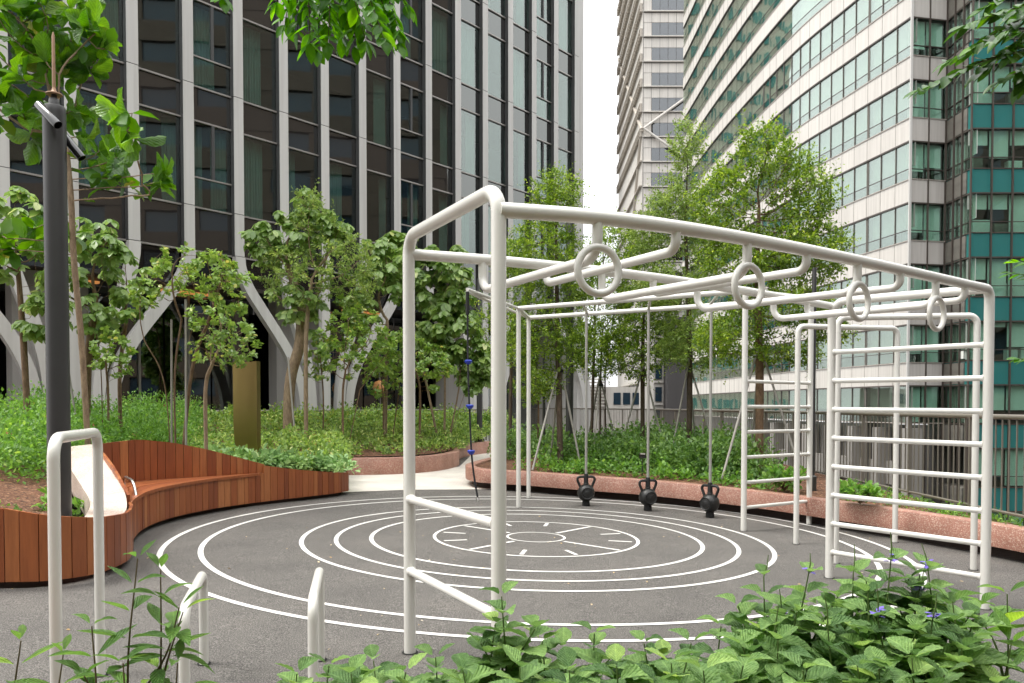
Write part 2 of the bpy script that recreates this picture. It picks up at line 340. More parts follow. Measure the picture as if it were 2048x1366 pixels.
M['bark'] = bark('brown_bark', (.09, .05, .028), (.26, .17, .1)); M['bark2'] = bark('pale_bark', (.16, .11, .07), (.38, .28, .18)); M['bark3'] = bark('dark_bark', (.045, .03, .02), (.14, .1, .07))
M['stem'] = mat('green_stem', (.09, .14, .035), .5); M['rstem'] = mat('reddish_stem', (.1, .075, .03), .5)
M['lf_fine'] = leaf_mat('fine_leaf', (.05, .1, .016), (.17, .25, .036), (.38, .45, .09), .4, .42)
M['lf_fine2'] = leaf_mat('fine_pale_leaf', (.11, .17, .045), (.2, .27, .075), (.36, .4, .14), .45, .4)
M['lf_sch'] = leaf_mat('palmate_leaf', (.1, .17, .045), (.2, .29, .09), (.45, .47, .22), .33, .3, spec=.6)
M['lf_ros'] = leaf_mat('glossy_leaf', (.09, .16, .032), (.2, .3, .065), (.45, .42, .12), .32, .3, spec=.6)
M['lf_fig'] = leaf_mat('fig_leaf', (.035, .1, .01), (.1, .21, .022), (.2, .2, .04), .28, .42, island=False, veins=True, spec=.7)
M['lf_mint'] = leaf_mat('crinkled_leaf', (.06, .12, .04), (.165, .27, .085), (.27, .38, .11), .5, .3, island=False, veins=True)
M['lf_long'] = leaf_mat('smooth_leaf', (.06, .13, .03), (.105, .2, .045), (.2, .32, .05), .38, .35, island=False, veins=True)
M['lf_over'] = leaf_mat('oval_leaf', (.03, .1, .008), (.07, .2, .014), (.13, .3, .025), .36, .5, island=False)
M['lf_gc'] = leaf_mat('lantana_leaf', (.07, .125, .03), (.23, .33, .085), (.55, .55, .26), .5, .38)
M['lf_hedge'] = leaf_mat('hedge_leaf', (.06, .14, .025), (.13, .25, .05), (.24, .36, .08), .45, .38)
M['lf_shrub'] = leaf_mat('shrub_leaf', (.05, .11, .025), (.11, .19, .05), (.2, .3, .08), .42, .33)
M['yellow'] = mat('yellow_petal', (.65, .42, .09), .6); M['pinkp'] = mat('pink_petal', (.65, .16, .13), .6); M['purple'] = mat('purple_petal', (.16, .11, .5), .6)
M['lf_figc'] = leaf_mat('fig_leaf_mass', (.03, .09, .008), (.075, .175, .016), (.15, .15, .03), .36, .42)
M['lf_over2'] = leaf_mat('dark_oval_leaf', (.02, .06, .008), (.04, .105, .012), (.09, .2, .02), .36, .35, island=False)
M['podcol'] = panel_mat('podium_column', (.27, .255, .235), .08, .6)
M['beige'] = panel_mat('beige_wall', (.5, .46, .38), .05, .6)
M['lf_vine'] = leaf_mat('vine_leaf', (.1, .18, .06), (.24, .36, .16), (.45, .5, .25), .45, .3)
M['warm2'] = mat('lamp_globe', (.5, .25, .1), .5, emis=((1, .45, .15), .06))
M['litter'] = leaf_mat('leaf_litter', (.25, .16, .07), (.5, .42, .28), (.7, .66, .55), .8, .1)
M['sideblind'] = mat('grey_blind', (.4, .41, .37), .85, var=.1)
# ================================================================== SETTING
b = MB(); b.add([(-1500, -1500, -30), (1500, -1500, -30), (1500, 1500, -30), (-1500, 1500, -30)], [(0, 1, 2, 3)])
tag(b.build('ground', M['street']), kind='structure')
b = MB(); b.box((-40, -9, -29.9), (6.35, 60, -.35)); tag(b.build('deck', M['concrete']), kind='structure')
play = ground_poly('playground', [(-12, -8), (6.3, -8), (6.3, 58), (-12, 58)], 0, M['rubber'])
path = ground_poly('path', [(-3.25, 13.55), (-1.9, 14.35), (-.4, 14.75), (.9, 24), (3, 40), (-3, 40), (-1.3, 24), (-1.35, 20), (-2.2, 17.9), (-4.6, 17.2), (-4.8, 15.5), (-3.6, 14.6)], .006, M['pavers'])
# painted rings and clock marks
CX, CY = .2922, 9.472
def annulus(r, wd, z=.005, n=160):
    b = MB(); vs = []
    for k in range(n):
        a = 2*math.pi*k/n
        for q in (r - wd/2, r + wd/2):
            x, y = CX + q*math.cos(a), CY + q*math.sin(a); vs.append((x, y, gz(x) + z))
    b.add(vs, [(2*k, 2*k+1, (2*k+3) % (2*n), (2*k+2) % (2*n)) for k in range(n)])
    return b.build('ring_line', M['paint'], play)
for r, wd in ((.349, .03), (1.233, .04), (1.979, .05), (2.381, .05), (2.765, .052), (3.803, .056), (4.19, .056)): annulus(r, wd)
for k in range(12):
    a = R(-9.5 + 30*k); long_ = k % 3 == 2
    r0, r1 = (.42, 1.19) if long_ else (.88, 1.16); b = MB(); d = Vector((math.cos(a), math.sin(a))); p = Vector((-d.y, d.x)) * .024
    q = [Vector((CX, CY)) + d*r0 - p, Vector((CX, CY)) + d*r1 - p, Vector((CX, CY)) + d*r1 + p, Vector((CX, CY)) + d*r0 + p]
    b.add([(v.x, v.y, gz(v.x) + .005) for v in q], [(0, 1, 2, 3)]); b.build('tick_mark', M['paint'], play)

# ------------------------------------------------------------------ left tower with curved legs
lb = thing('finned_building', 'dark glass tower with white vertical fins that curve into legs at its base', 'building', (-9.59, 23.45, 0), R(48.95))
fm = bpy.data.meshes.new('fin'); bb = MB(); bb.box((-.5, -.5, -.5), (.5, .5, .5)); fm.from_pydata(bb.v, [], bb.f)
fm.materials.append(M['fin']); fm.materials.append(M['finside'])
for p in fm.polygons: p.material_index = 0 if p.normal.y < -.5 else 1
rng = random.Random(5)
XK = lambda k: -.164 + 1.606*(k - 1)
FW, FD = .328, .2
lev = [7.56 + 3.6*j for j in range(0, 6)]
for k in range(-4, 14):
    cuts = [6.25] + lev
    for z0, z1 in zip(cuts, cuts[1:]):
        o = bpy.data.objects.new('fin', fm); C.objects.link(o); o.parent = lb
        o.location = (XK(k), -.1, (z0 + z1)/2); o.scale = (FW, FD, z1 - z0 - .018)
S_ = [(0, 0), (.06, .02), (.15, .13), (.26, .34), (.37, .56), (.47, .74), (.58, .88), (.7, .96), (.84, .99), (1, 1)]
for k in range(-4, 14):
    c = 5*round((k + 1)/5) - 1; d = c - k
    D = {0: 0, 1: 1.05, 2: 2.35}[abs(d)] * (1 if d > 0 else -1 if d < 0 else 0)
    pts = spline([(XK(k) + D*s, 0, 6.232 - 6.2*t) for t, s in S_], 5); yo = -.1 - .02*abs(d)
    b = MB(); vs = []; n = len(pts)
    for i, p in enumerate(pts):
        t = (pts[min(n-1, i+1)] - pts[max(0, i-1)]).normalized(); q = Vector((-t.z, 0, t.x)) * FW/2
        if i < 2: q = Vector((FW/2, 0, 0))
        if q.x < 0: q = -q
        for sx, sy in ((-1, -1), (1, -1), (1, 1), (-1, 1)): vs.append((p.x + q.x*sx, yo + sy*FD/2*(1.15 if abs(d) else 1), p.z + q.z*sx))
    fs = [(i*4+j, (i+1)*4+j, (i+1)*4+(j+1) % 4, i*4+(j+1) % 4) for i in range(n-1) for j in range(4)]
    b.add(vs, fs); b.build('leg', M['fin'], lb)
x0, x1 = XK(-4) - 4, XK(13) + .16
for z in [6.25] + [v for j in range(5) for v in (7.56 + 3.6*j, 10.14 + 3.6*j)] + [25.56]:
    block('transom', M['transom'], ((x0 + x1)/2, -.005, z), (x1 - x0, .09, .05), lb)
cm = bpy.data.meshes.new('curtain'); b = MB(); n = 40; vs = []
for i in range(n + 1):
    x = i/n - .5; y = .5*math.sin(i*1.55) + .3*math.sin(i*.7)
    vs += [(x, y, -.5), (x*1.0, y*.7, .5)]
cm.from_pydata(vs, [], [(2*i, 2*i+2, 2*i+3, 2*i+1) for i in range(n)]); cm.materials.append(M['curtain'])
def pane(name, m, a, bx, z0, z1, y=.02, jit=.16):
    o = block(name, m, ((a + bx)/2, y, (z0 + z1)/2), (bx - a, .012, z1 - z0 - .05), lb, R(rng.uniform(-jit, jit)), R(rng.uniform(-jit, jit))); return o
for k in range(-4, 13):
    a, e = XK(k) + FW/2 - .03, XK(k+1) - FW/2 + .03
    for j in range(5):
        z = 7.56 + 3.6*j
        pane('spandrel_pane', M['spanglass'], a, e, z - (1.02 if j else 1.31), z)
        if (k - 1) % 5 == 0:
            m_ = (a + e)/2 + .05
            block('transom', M['transom'], ((a + e)/2, -.004, z + .9), (e - a, .086, .045), lb)
            block('mullion', M['finside'], (m_, -.002, z + 1.74), (.09, .08, 1.63), lb)
            pane('window_pane', M['lglass'], a, e, z, z + .9); pane('window_pane', M['lglass'], a, m_ - .045, z + .9, z + 2.58); pane('window_pane', M['lglass'], m_ + .045, e, z + .9, z + 2.58)
        else: pane('window_pane', M['lglass'], a, e, z, z + 2.58)
        r = rng.random()
        if r < .78:
            wd = rng.uniform(.4, .75)*(e - a); xs = [a + wd/2 + .02] if r < .3 else [e - wd/2 - .02] if r < .55 else [a + wd*.3, e - wd*.3]
            for x in xs:
                o = bpy.data.objects.new('curtain', cm); C.objects.link(o); o.parent = lb; ww = wd if len(xs) == 1 else wd*.55
                o.location = (x, .32, z + 1.28); o.scale = (ww, .05, 2.54)
for j in range(6):
    z = 7.56 + 3.6*j; block('floor_slab', M['slab'], ((x0 + x1)/2, 1.35, z - .55), (x1 - x0 - .1, 2.5, .8), lb)
block('core', M['room'], ((x0 + x1)/2, 8, 16), (x1 - x0 - .2, 10.8, 20), lb)
block('upper_storeys', M['spanglass'], ((x0 + x1)/2, 6.5, 33), (x1 - x0 - .1, 13, 14), lb)
block('end_wall', M['fin'], (x1 + .3, 6.4, 20), (.46, 13, 40), lb); block('corner_strip', M['finside'], (x1 + .03, -.02, 16), (.1, .16, 20), lb)
block('soffit', M['slab'], ((x0 + x1)/2, 1.6, 5.78), (x1 - x0, 3.1, .86), lb); block('fascia', M['spanglass'], ((x0 + x1)/2, .08, 5.72), (x1 - x0, .06, .98), lb)
for c in (-6, -1, 4, 9, 14):
    if XK(c) + 1 < x1 + 2:
        block('pilaster', M['lobby'], (XK(c) - .55, 1.5, 2.65), (.95, .5, 5.3), lb); block('pilaster', M['lobby'], (XK(c) + .48, 1.62, 2.65), (.95, .5, 5.3), lb)
for k in range(-5, 13):
    for hb in (0, .5):
        xx = XK(k) + .8 + hb*1.606
        block('lobby_pane', M['lobbyglass'], (xx, 2.4, 2.62), (.74, .02, 5.2), lb, R(rng.uniform(-.3, .3)))
    block('lobby_mullion', M['transom'], (XK(k) + 1.2, 2.38, 2.65), (.07, .12, 5.25), lb)
block('lobby_wall', M['room'], ((x0 + x1)/2, 5.5, 2.6), (x1 - x0, .1, 5.2), lb)
for a, e in ((-3.6, -1.9), (.0, 1.9), (7.0, 9.3)): block('cove_light', M['warm'], ((a + e)/2, 2.0, 5.27), (e - a, .2, .07), lb)
for i, (px, py) in enumerate(((378, 755), (760, 775))):                       # lit globe lamps in the lobby
    pass

# ------------------------------------------------------------------ right office building, curved side
rb = thing('office_building', 'curved office building with pale bands and green glass on the right', 'building', (30, 60, -30))
def rl(p): return Vector(p) - Vector((30, 60, -30))
side = resample(spline([(26.06, 51.3, 0), (24.8, 57.7, 0), (23.3, 66.8, 0), (22.45, 84, 0), (22.4, 103, 0)], 24), 1.5)
def seg_block(name, m, p, q, z0, z1, th, off=0, gap=0):
    d = q - p; c = (p + q)/2; nrm = Vector((d.y, -d.x, 0)).normalized()
    # outward: towards the camera side
    if nrm.dot(-c) < 0: nrm = -nrm
    c = c + nrm*(off - th/2)
    return block(name, m, rl((c.x, c.y, (z0 + z1)/2)), (d.length - gap, th, z1 - z0), rb, math.atan2(d.y, d.x))
NEAR = 15
FL = range(0, 14)
for i, (p, q) in enumerate(zip(side[:NEAR], side[1:NEAR+1])):
    for f in range(0, 8):
        zb = .45 + 4*f
        seg_block('window_pane', M['sglass'], p, q, zb + .72, zb + 2.42, .03, -.05 + rng.uniform(-.004, .004)).rotation_euler.z += R(rng.uniform(-.35, .35))
        seg_block('window_pane', M['sglass'], p, q, zb + .02, zb + .68, .03, -.05).rotation_euler.z += R(rng.uniform(-.3, .3))
        seg_block('spandrel_panel', M['pwhite'], p, q, zb + 2.52, zb + 3.96, .1, 0, .03)
    if i: block('mullion', M['joint'], rl((p.x + .05, p.y, 16.4)), (.03, .115, 32.2), rb, math.atan2((q-p).y, (q-p).x))
def strip(name, m, pts, z0, z1, off, th):
    b = MB(); n = len(pts); vs = []
    for i, p in enumerate(pts):
        t = (pts[min(n-1, i+1)] - pts[max(0, i-1)]).normalized(); nr = Vector((t.y, -t.x, 0))
        if nr.dot(-p) < 0: nr = -nr
        for o, z in ((off, z0), (off, z1), (off - th, z1), (off - th, z0)): vs.append(rl((p.x + nr.x*o, p.y + nr.y*o, z)))
    fs = [(i*4+j, (i+1)*4+j, (i+1)*4+(j+1) % 4, i*4+(j+1) % 4) for i in range(n-1) for j in range(4)] + [(0, 1, 2, 3), ((n-1)*4+3, (n-1)*4+2, (n-1)*4+1, (n-1)*4)]
    b.add(vs, fs); o = b.build(name, m, rb); return o
far = side[NEAR:]
for f in FL:
    zb = .45 + 4*f; far_ = far if f < 8 else side
    strip('window_band', M['sglass'], far_, zb + .02, zb + 2.42, -.05, .03); strip('roller_blind', M['sideblind'], side, zb + .9, zb + 2.4, -.35, .02)
    strip('spandrel_band', M['pwhite'], far_, zb + 2.52, zb + 3.96, 0, .1)
    strip('head_trim', M['dframe'], side, zb + 2.42, zb + 2.52, .05, .25); strip('sill', M['sill'], side, zb - .04, zb + .02, .05, .25)
    strip('window_rail', M['dframe'], side, zb + .68, zb + .72, -.03, .09)
    strip('floor_slab', M['office'], side, zb + 2.55, zb + 3.9, -.3, 4)
strip('inner_wall', M['office'], side, .3, 56, -4.2, .2)
strip('roof_cap', M['pwhite'], side, 56.4, 58, 0, 4.4)
for i in range(NEAR + 1, len(side) - 1):
    p, q = side[i], side[i+1]; block('mullion', M['dframe'], rl((p.x, p.y, 28.3)), (.03, .02, 56), rb, math.atan2((q-p).y, (q-p).x))
# corner and end faces
c0, c1, c2, c3 = Vector((26.06, 51.3, 0)), Vector((28.62, 51.8, 0)), Vector((28.67, 49, 0)), Vector((41.7, 49, 0))
block('corner_post', M['fin'], rl((26.03, 51.27, 14)), (.14, .14, 30), rb)
def run(p, q, n): return [p.lerp(q, i/n) for i in range(n + 1)]
for pts, kind in ((run(c0, c1, 2), 0), (run(c1, c2, 3), 1), (run(c2, c3, 10), 2)):
    for i, (p, q) in enumerate(zip(pts, pts[1:])):
        for f in range(-2 if kind == 2 else 0, 8):
            zb = .45 + 4*f
            gm = M['sglass'] if kind == 1 else M['gglass']
            seg_block('window_pane', gm, p, q, zb + .7, zb + 2.42, .03, -.12).rotation_euler.z += R(rng.uniform(-.3, .3))
            seg_block('window_pane', gm, p, q, zb + .02, zb + .66, .03, -.12).rotation_euler.z += R(rng.uniform(-.3, .3))
            seg_block('spandrel_panel', M['pwhite2'] if kind == 0 else M['gspan'], p, q, zb + 2.5, zb + 3.96, .1, 0 if kind == 0 else -.08, .03)
            if True:
                r = rng.random(); h = (rng.choice([1.3, 1.55, 1.7, 2.35, 2.35, .9]) if r < .9 else .3) if kind == 2 else rng.choice([2.35, 2.35, 1.8, 1.5])
                seg_block('roller_blind', M['blind'], p, q, zb + 2.42 - h, zb + 2.42, .02, -.4, .12)
        d = q - p; block('mullion', M['dframe'], rl((p.x, p.y, 12.4)), (.07, .14, 40), rb, math.atan2(d.y, d.x))
    for f in range(-2 if kind == 2 else 0, 8):
        zb = .45 + 4*f; p, q = pts[0], pts[-1]
        seg_block('head_trim', M['dframe'], p, q, zb + 2.42, zb + 2.5, .12, -.01); seg_block('window_rail', M['dframe'], p, q, zb + .66, zb + .7, .1, -.03)
        seg_block('sill', M['sill'] if kind == 0 else M['dframe'], p, q, zb - .04, zb + .02, .14, .05 if kind == 0 else -.02)
        if kind != 1: seg_block('floor_slab', M['office'], p, q, zb + 2.55, zb + 3.9, 3.6, -.5)
    if kind != 1: seg_block('inner_wall', M['office'], pts[0], pts[-1], -8, 33, .2, -4.3)
for f in range(0, 8):                                                      # things seen through the windows: cabinets and desks
    for x in (29.6, 31.4, 33.3, 35.1):
        if rng.random() < .7: block('cabinet', M['office'] if rng.random() < .6 else M['blind'], rl((x + rng.uniform(-.5, .5), 49.8, .45 + 4*f + rng.uniform(.3, .5))), (rng.uniform(.5, 1.2), .4, rng.uniform(.5, 1.0)), rb)
# podium storeys below the deck's level
strip('podium_wall', M['podium'], side, -29.9, .3, -.9, .3); seg_block('podium_wall', M['podium'], c0, c1, -29.9, .3, .3, -.9)
for i in range(0, 15, 2):
    p = side[i]; block('podium_column', M['podcol'], rl((p.x + .3, p.y, -14.9)), (.9, .9, 30), rb)
strip('podium_beam', M['podcol'], side, -3.8, -2.2, -.3, .5); strip('podium_beam', M['podcol'], side, -9.5, -8, -.3, .5)
seg_block('podium_base', M['podium'], c2, c3, -29.9, -7.7, .4, -.1)

# ------------------------------------------------------------------ far tower with diagonal bracing
tw = thing('braced_tower', 'pale grey far tower with louvred side and diagonal bracing', 'building', (21.2, 127, -30))
def tl(p): return Vector(p) - Vector((21.2, 127, -30))
block('backing', M['dwall'], tl((28.6, 127.5, 32)), (14.4, .3, 124), tw)
block('core', M['tower'], tl((29.5, 145, 32)), (14.4, 34, 124), tw, R(-1.3))
for i in range(8):
    x = 21.2 + 1.32*i
    for f in range(4, 22):
        zb = 1 + 4*f
        if i < 7:
            block('window_pane', M['tglass'] if i else M['tower'], tl((x + .66, 126.95, zb + 1.15)), (1.27, .06, 2.2), tw, R(rng.uniform(-.3, .3)), R(rng.uniform(-.2, .2)))
            block('spandrel_panel', M['tower'], tl((x + .66, 126.95, zb + 3.05)), (1.27, .12, 1.5), tw)
    block('mullion', M['dwall'], tl((x, 126.93, 45)), (.05, .1, 90), tw)
for f in range(0, 23): block('ledge', M['tower'], tl((28.5, 126.75, 1 + 4*f)), (14.6, .5, .14), tw)
block('wall', M['tower'], tl((28.5, 127.05, -6.5)), (14.5, .1, 47), tw); block('wall', M['tower'], tl((34, 127, 50)), (6.6, .1, 80), tw)
sa, sb = Vector((21.2, 127, 0)), Vector((22.0, 161, 0)); sdv = sb - sa; srz = math.atan2(sdv.y, sdv.x); smid = (sa + sb)/2
for f in range(0, 23):
    zb = 1 + 4*f
    block('side_panel', M['tower'], tl((smid.x - .05, smid.y, zb + 2)), (sdv.length, .2, 3.9), tw, srz)
    b = MB()
    ln = 34 if f > 12 else 34
    for z in ((.2, .75, 1.3) if f > 10 else (.2,)):
        b.box((-17, 0, z), (17, .45, z + .12))
    for k in range(0, 35): b.box((-17 + k - .04, .1, .1), (-17 + k + .04, .42, 1.45 if f > 10 else .35))
    o = b.build('louvre', M['louvre'], tw); o.location = tl((smid.x - .15, smid.y, zb)); o.rotation_euler.z = srz
def brace(p, q, r, m): b = MB(); b.tube([tl(p), tl(q)], r, 8); b.build('brace', m, tw)
brace((21.2, 126.3, 46.2), (35.5, 126.3, 56.6), .2, M['tower']); brace((21.2, 126.3, 46.2), (35.5, 126.3, 36), .2, M['tower'])
brace((21.0, 127, 46.2), (21.9, 161, 72.4), .35, M['louvre']); brace((21.0, 127, 46.2), (21.6, 150, 17), .35, M['louvre'])

# ------------------------------------------------------------------ low buildings glimpsed between the trunks
db = thing('grey_building', 'dark grey building end wall with pale window frames behind the slim trees', 'building', (8.6, 46, -30))
block('wall', M['dwall'], (.62, 0, 18.2), (1.3, 6, 36.6), db); block('side_wall', M['tower'], (-.32, .5, 18.2), (.56, 5, 36.4), db)
for z in range(5):
    block('window', M['bglass'], (-.34, -2.06, 31 + 1.25*z*1.0), (.36, .1, .8), db); block('window_frame', M['tower'], (-.34, -2.1, 30.45 + 1.25*z), (.5, .12, .1), db)
wb = thing('white_building', 'low white building with louvred upper wall seen through the slim trees', 'building', (8.0, 66, -30))
block('wall', M['tower'], (0, 2, 16.6), (6.2, 4, 33.2), wb)
for k in range(9): block('louvre_blade', M['pwhite'], (-1.2, -.1, 31.6 + .28*k), (2.2, .25, .12), wb)
for k in range(3): block('window', M['bglass'], (.9 + .8*k, -.02, 32.2), (.6, .1, 1.0), wb)
# brown stone block across the street, out of frame, mirrored in the dark glass
br = thing('brown_building', 'brown stone office block mirrored in the dark glass of the finned tower', 'building', (46, 3, -30))
block('body', M['brown'], (6.2, 0, 40), (12, 63, 80), br)
for f in range(20):
    block('window_band', M['bglass'], (.15, 0, 1.6 + 4*f), (.1, 61.5, 1.9), br)
    block('stone_band', M['brown'], (-.05, 0, 3.65 + 4*f), (.3, 62.5, 1.9), br)
    b = MB()
    for k in range(11): b.box((-.15, -30.4 + 6.08*k - (1.7 if k % 2 else .7), .5 + 4*f), (.11, -30.4 + 6.08*k + (1.7 if k % 2 else .7), 2.7 + 4*f))
    b.build('pier_row', M['brown'], br)

# ------------------------------------------------------------------ planter walls and soil
def wall_ribbon(pts, h0, h1, th, m, side_=1, per=10):
    P = spline([(x, y, 0) for x, y in pts], per); n = len(P); b = MB(); vs = []
    for i, p in enumerate(P):
        t = (P[min(n-1, i+1)] - P[max(0, i-1)]).normalized(); nr = Vector((-t.y, t.x, 0))*side_
        q = p + nr*th; bv = .012
        g0, g1 = gz(p.x), gz(p.x)
        for v, z in ((p, h0), (p, h1 - bv), (p + nr*bv, h1), (q - nr*bv, h1), (q, h1 - bv), (q, h0)): vs.append((v.x, v.y, gz(p.x) + z))
    k = 6; fs = [(i*k+j, (i+1)*k+j, (i+1)*k+(j+1) % k, i*k+(j+1) % k) for i in range(n-1) for j in range(k)]
    fs += [tuple(range(k)), tuple(range((n-1)*k, n*k))[::-1]]
    b.add(vs, fs); return b
RW = [(.9, 24), (-.2, 19.5), (-.85, 16.6), (-.92, 15.5), (-.62, 14.75), (.24, 14.38), (1.12, 13.85), (2.35, 13.15), (3.6, 11.95), (4.55, 10.5), (5.2, 9.35), (5.6, 8.3), (5.85, 7.0), (5.95, 5.5)]
rp_ = thing('planter', 'long red terrazzo planter wall curving behind the kettlebells', 'planter', (0, 0, 0))
wall_ribbon(RW, .13, .385, .2, M['red']).build('wall', M['red'], rp_, True)
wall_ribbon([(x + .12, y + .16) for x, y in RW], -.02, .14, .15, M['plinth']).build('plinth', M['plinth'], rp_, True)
LW = [(-4.9, 15.9), (-4.35, 16.75), (-3.5, 16.95), (-2.5, 17.5), (-1.75, 18.6), (-1.4, 20.3), (-1.55, 22.3), (-1.35, 24.2), (-.6, 26.5), (.6, 30)]
lp_ = thing('planter', 'low red terrazzo planter wall beside the pale path', 'planter', (0, 0, 0))
wall_ribbon(LW, -.02, .38, .25, M['red']).build('wall', M['red'], lp_, True)
def loft_soil(name, A, B_, zf, rise, cap, rows=14):
    b = MB(); n = len(A); vs = []
    for j in range(rows + 1):
        t = j/rows
        for a, c in zip(A, B_):
            x, y = a[0] + (c[0]-a[0])*t, a[1] + (c[1]-a[1])*t; d = t*math.hypot(c[0]-a[0], c[1]-a[1])
            vs.append((x, y, gz(x) + zf + min(cap, rise*d) + .02*math.sin(x*5.1)*math.sin(y*4.3)*min(1, t*6)))
    b.add(vs, [(j*n+i, j*n+i+1, (j+1)*n+i+1, (j+1)*n+i) for j in range(rows) for i in range(n-1)])
    o = b.build(name, M['mulch'], None, True); return tag(o, kind='structure')
# bench ribbon in plan (front line), arm and back line
FR = [(-6.195, 6.147), (-5.034, 6.195), (-4.172, 6.321), (-3.81, 6.42), (-3.59, 6.73), (-3.6, 7.25), (-3.81, 7.8), (-4.08, 8.35), (-4.327, 9.196), (-4.356, 9.97), (-4.201, 10.745), (-3.891, 11.48), (-3.388, 12.313), (-2.981, 12.971), (-2.827, 13.407)]
BK = [(-4.06, 8.25), (-4.58, 9.0), (-4.96, 9.5), (-5.29, 9.93), (-5.034, 10.503), (-4.743, 10.861), (-4.375, 11.19), (-3.756, 11.81)]
LA = [(-6.195, 6.292), (-5.034, 6.34), (-4.211, 6.486), (-4.211, 7.163), (-4.55, 8.034), (-5.13, 9.002), (-5.537, 9.97), (-5.227, 10.696), (-4.84, 11.035), (-4.453, 11.374), (-3.969, 11.906), (-3.485, 12.536), (-3.049, 13.165), (-3.194, 13.939), (-4.2, 15.2), (-4.9, 15.95), (-4.4, 16.9), (-3.5, 17.15), (-2.6, 17.7), (-1.95, 18.7), (-1.62, 20.3), (-1.78, 22.3), (-1.55, 24.3)]
u_ = Vector((math.cos(R(48.95)), math.sin(R(48.95))))
LBk = []
for i, (x, y) in enumerate(LA):
    t = -8 + 22*i/(len(LA)-1); q = Vector((-9.59, 23.45)) + u_*t + Vector((.754, -.657))*.8; LBk.append((q.x, q.y))
loft_soil('soil', LA, LBk, .4, .06, .55)
RS = resample([Vector((x, y, 0)) for x, y in RW[:]], .9)
RA = [(p.x + .12, p.y + .1) for p in RS]
def railx(y): return 5.72 if y < 14.5 else 5.72 - .055*(y - 14.5)
RB = []
for p in RS:
    yy = p.y + (9 if p.x < 4 else 1.5*(5.9 - p.x) + .2); yy = min(27, yy) if p.x < 4 else yy; RB.append((min(railx(yy) + .3, max(p.x + .25, p.x + (5.8 - p.x)*.9)), yy))
loft_soil('soil', RA, RB, .33, .05, .25)

# ------------------------------------------------------------------ timber bench and planter ribbon
bench = thing('bench', 'curved hardwood bench with high slatted back wrapping a planter', 'bench', (-4.3, 10, 0))
def bl(p): return Vector(p) - Vector((-4.3, 10, 0))
FRS = spline([(x, y, 0) for x, y in FR], 16); BKS = spline([(x, y, 0) for x, y in BK], 16)
def interp(tab, v):
    for (a, za), (c, zc) in zip(tab, tab[1:]):
        if a <= v <= c: return za + (zc - za)*(v - a)/(c - a)
    return tab[0][1] if v < tab[0][0] else tab[-1][1]
def arclen(pts):
    L_ = [0]
    for a, c in zip(pts, pts[1:]): L_.append(L_[-1] + (c - a).length)
    return L_
def plank_wall(pts, ztop, zbot, wmin, wmax, th, side_, seed, s0=0, s1=None, gap=.007):
    rg = random.Random(seed); L_ = arclen(pts); s1 = s1 or L_[-1]; s = s0
    def pos(v):
        for i in range(len(L_) - 1):
            if L_[i+1] >= v: return pts[i].lerp(pts[i+1], (v - L_[i])/max(1e-9, L_[i+1] - L_[i]))
        return pts[-1]
    while s < s1 - .02:
        e = min(s1, s + rg.uniform(wmin, wmax)); p, q = pos(s), pos(e - gap); t = (q - p).normalized(); nr = Vector((-t.y, t.x, 0))*side_
        o = rg.uniform(-.0015, .0015); b = MB(); vs = []
        for v, a in ((p, s), (q, e)):
            for k, z in ((0, zbot(v, a)), (0, ztop(v, a)), (th, ztop(v, a)), (th, zbot(v, a))):
                w_ = v + nr*(k + o); vs.append(bl((w_.x, w_.y, z)))
        b.add(vs, [(0, 1, 2, 3), (7, 6, 5, 4), (0, 4, 5, 1), (1, 5, 6, 2), (2, 6, 7, 3), (3, 7, 4, 0)]); b.build('plank', M['wood'], bench); s = e
LF = arclen(FRS); iS = lambda y0, x0: min(range(len(FRS)), key=lambda i: (FRS[i].x - x0)**2 + (FRS[i].y - y0)**2)
tabF = [(LF[iS(6.147, -6.195)], 0.874), (LF[iS(6.195, -5.034)], 0.826), (LF[iS(6.321, -4.172)], 0.768), (LF[iS(6.42, -3.81)], 0.69), (LF[iS(6.73, -3.59)], 0.632), (LF[iS(7.25, -3.6)], 0.598), (LF[iS(7.8, -3.81)], 0.593), (LF[iS(8.35, -4.08)], 0.579), (LF[iS(11.713, -3.746)] - .001, 0.579), (LF[iS(11.713, -3.746)], 0.698), (LF[iS(12.313, -3.388)], 0.588), (LF[iS(12.971, -2.981)], 0.487), (LF[-1], 0.448)]
s_seat = LF[iS(11.713, -3.746)]
plank_wall(FRS, lambda v, a: interp(tabF, a) if a < LF[iS(8.35, -4.08)] else .579, lambda v, a: gz(v.x) + .065, .085, .15, .03, 1, 3, 0, s_seat)
plank_wall(FRS, lambda v, a: interp(tabF, max(a, s_seat)), lambda v, a: gz(v.x) + .065, .085, .15, .03, 1, 5, s_seat)
tabB = [(0, .655), (arclen(BKS)[16], .86), (arclen(BKS)[32], 1.0), (arclen(BKS)[48], 1.105), (arclen(BKS)[64], 1.145), (arclen(BKS)[80], 1.087), (arclen(BKS)[96], .971), (arclen(BKS)[-1], .709)]
plank_wall(BKS, lambda v, a: interp(tabB, a), lambda v, a: .53, .085, .14, .03, 1, 4)
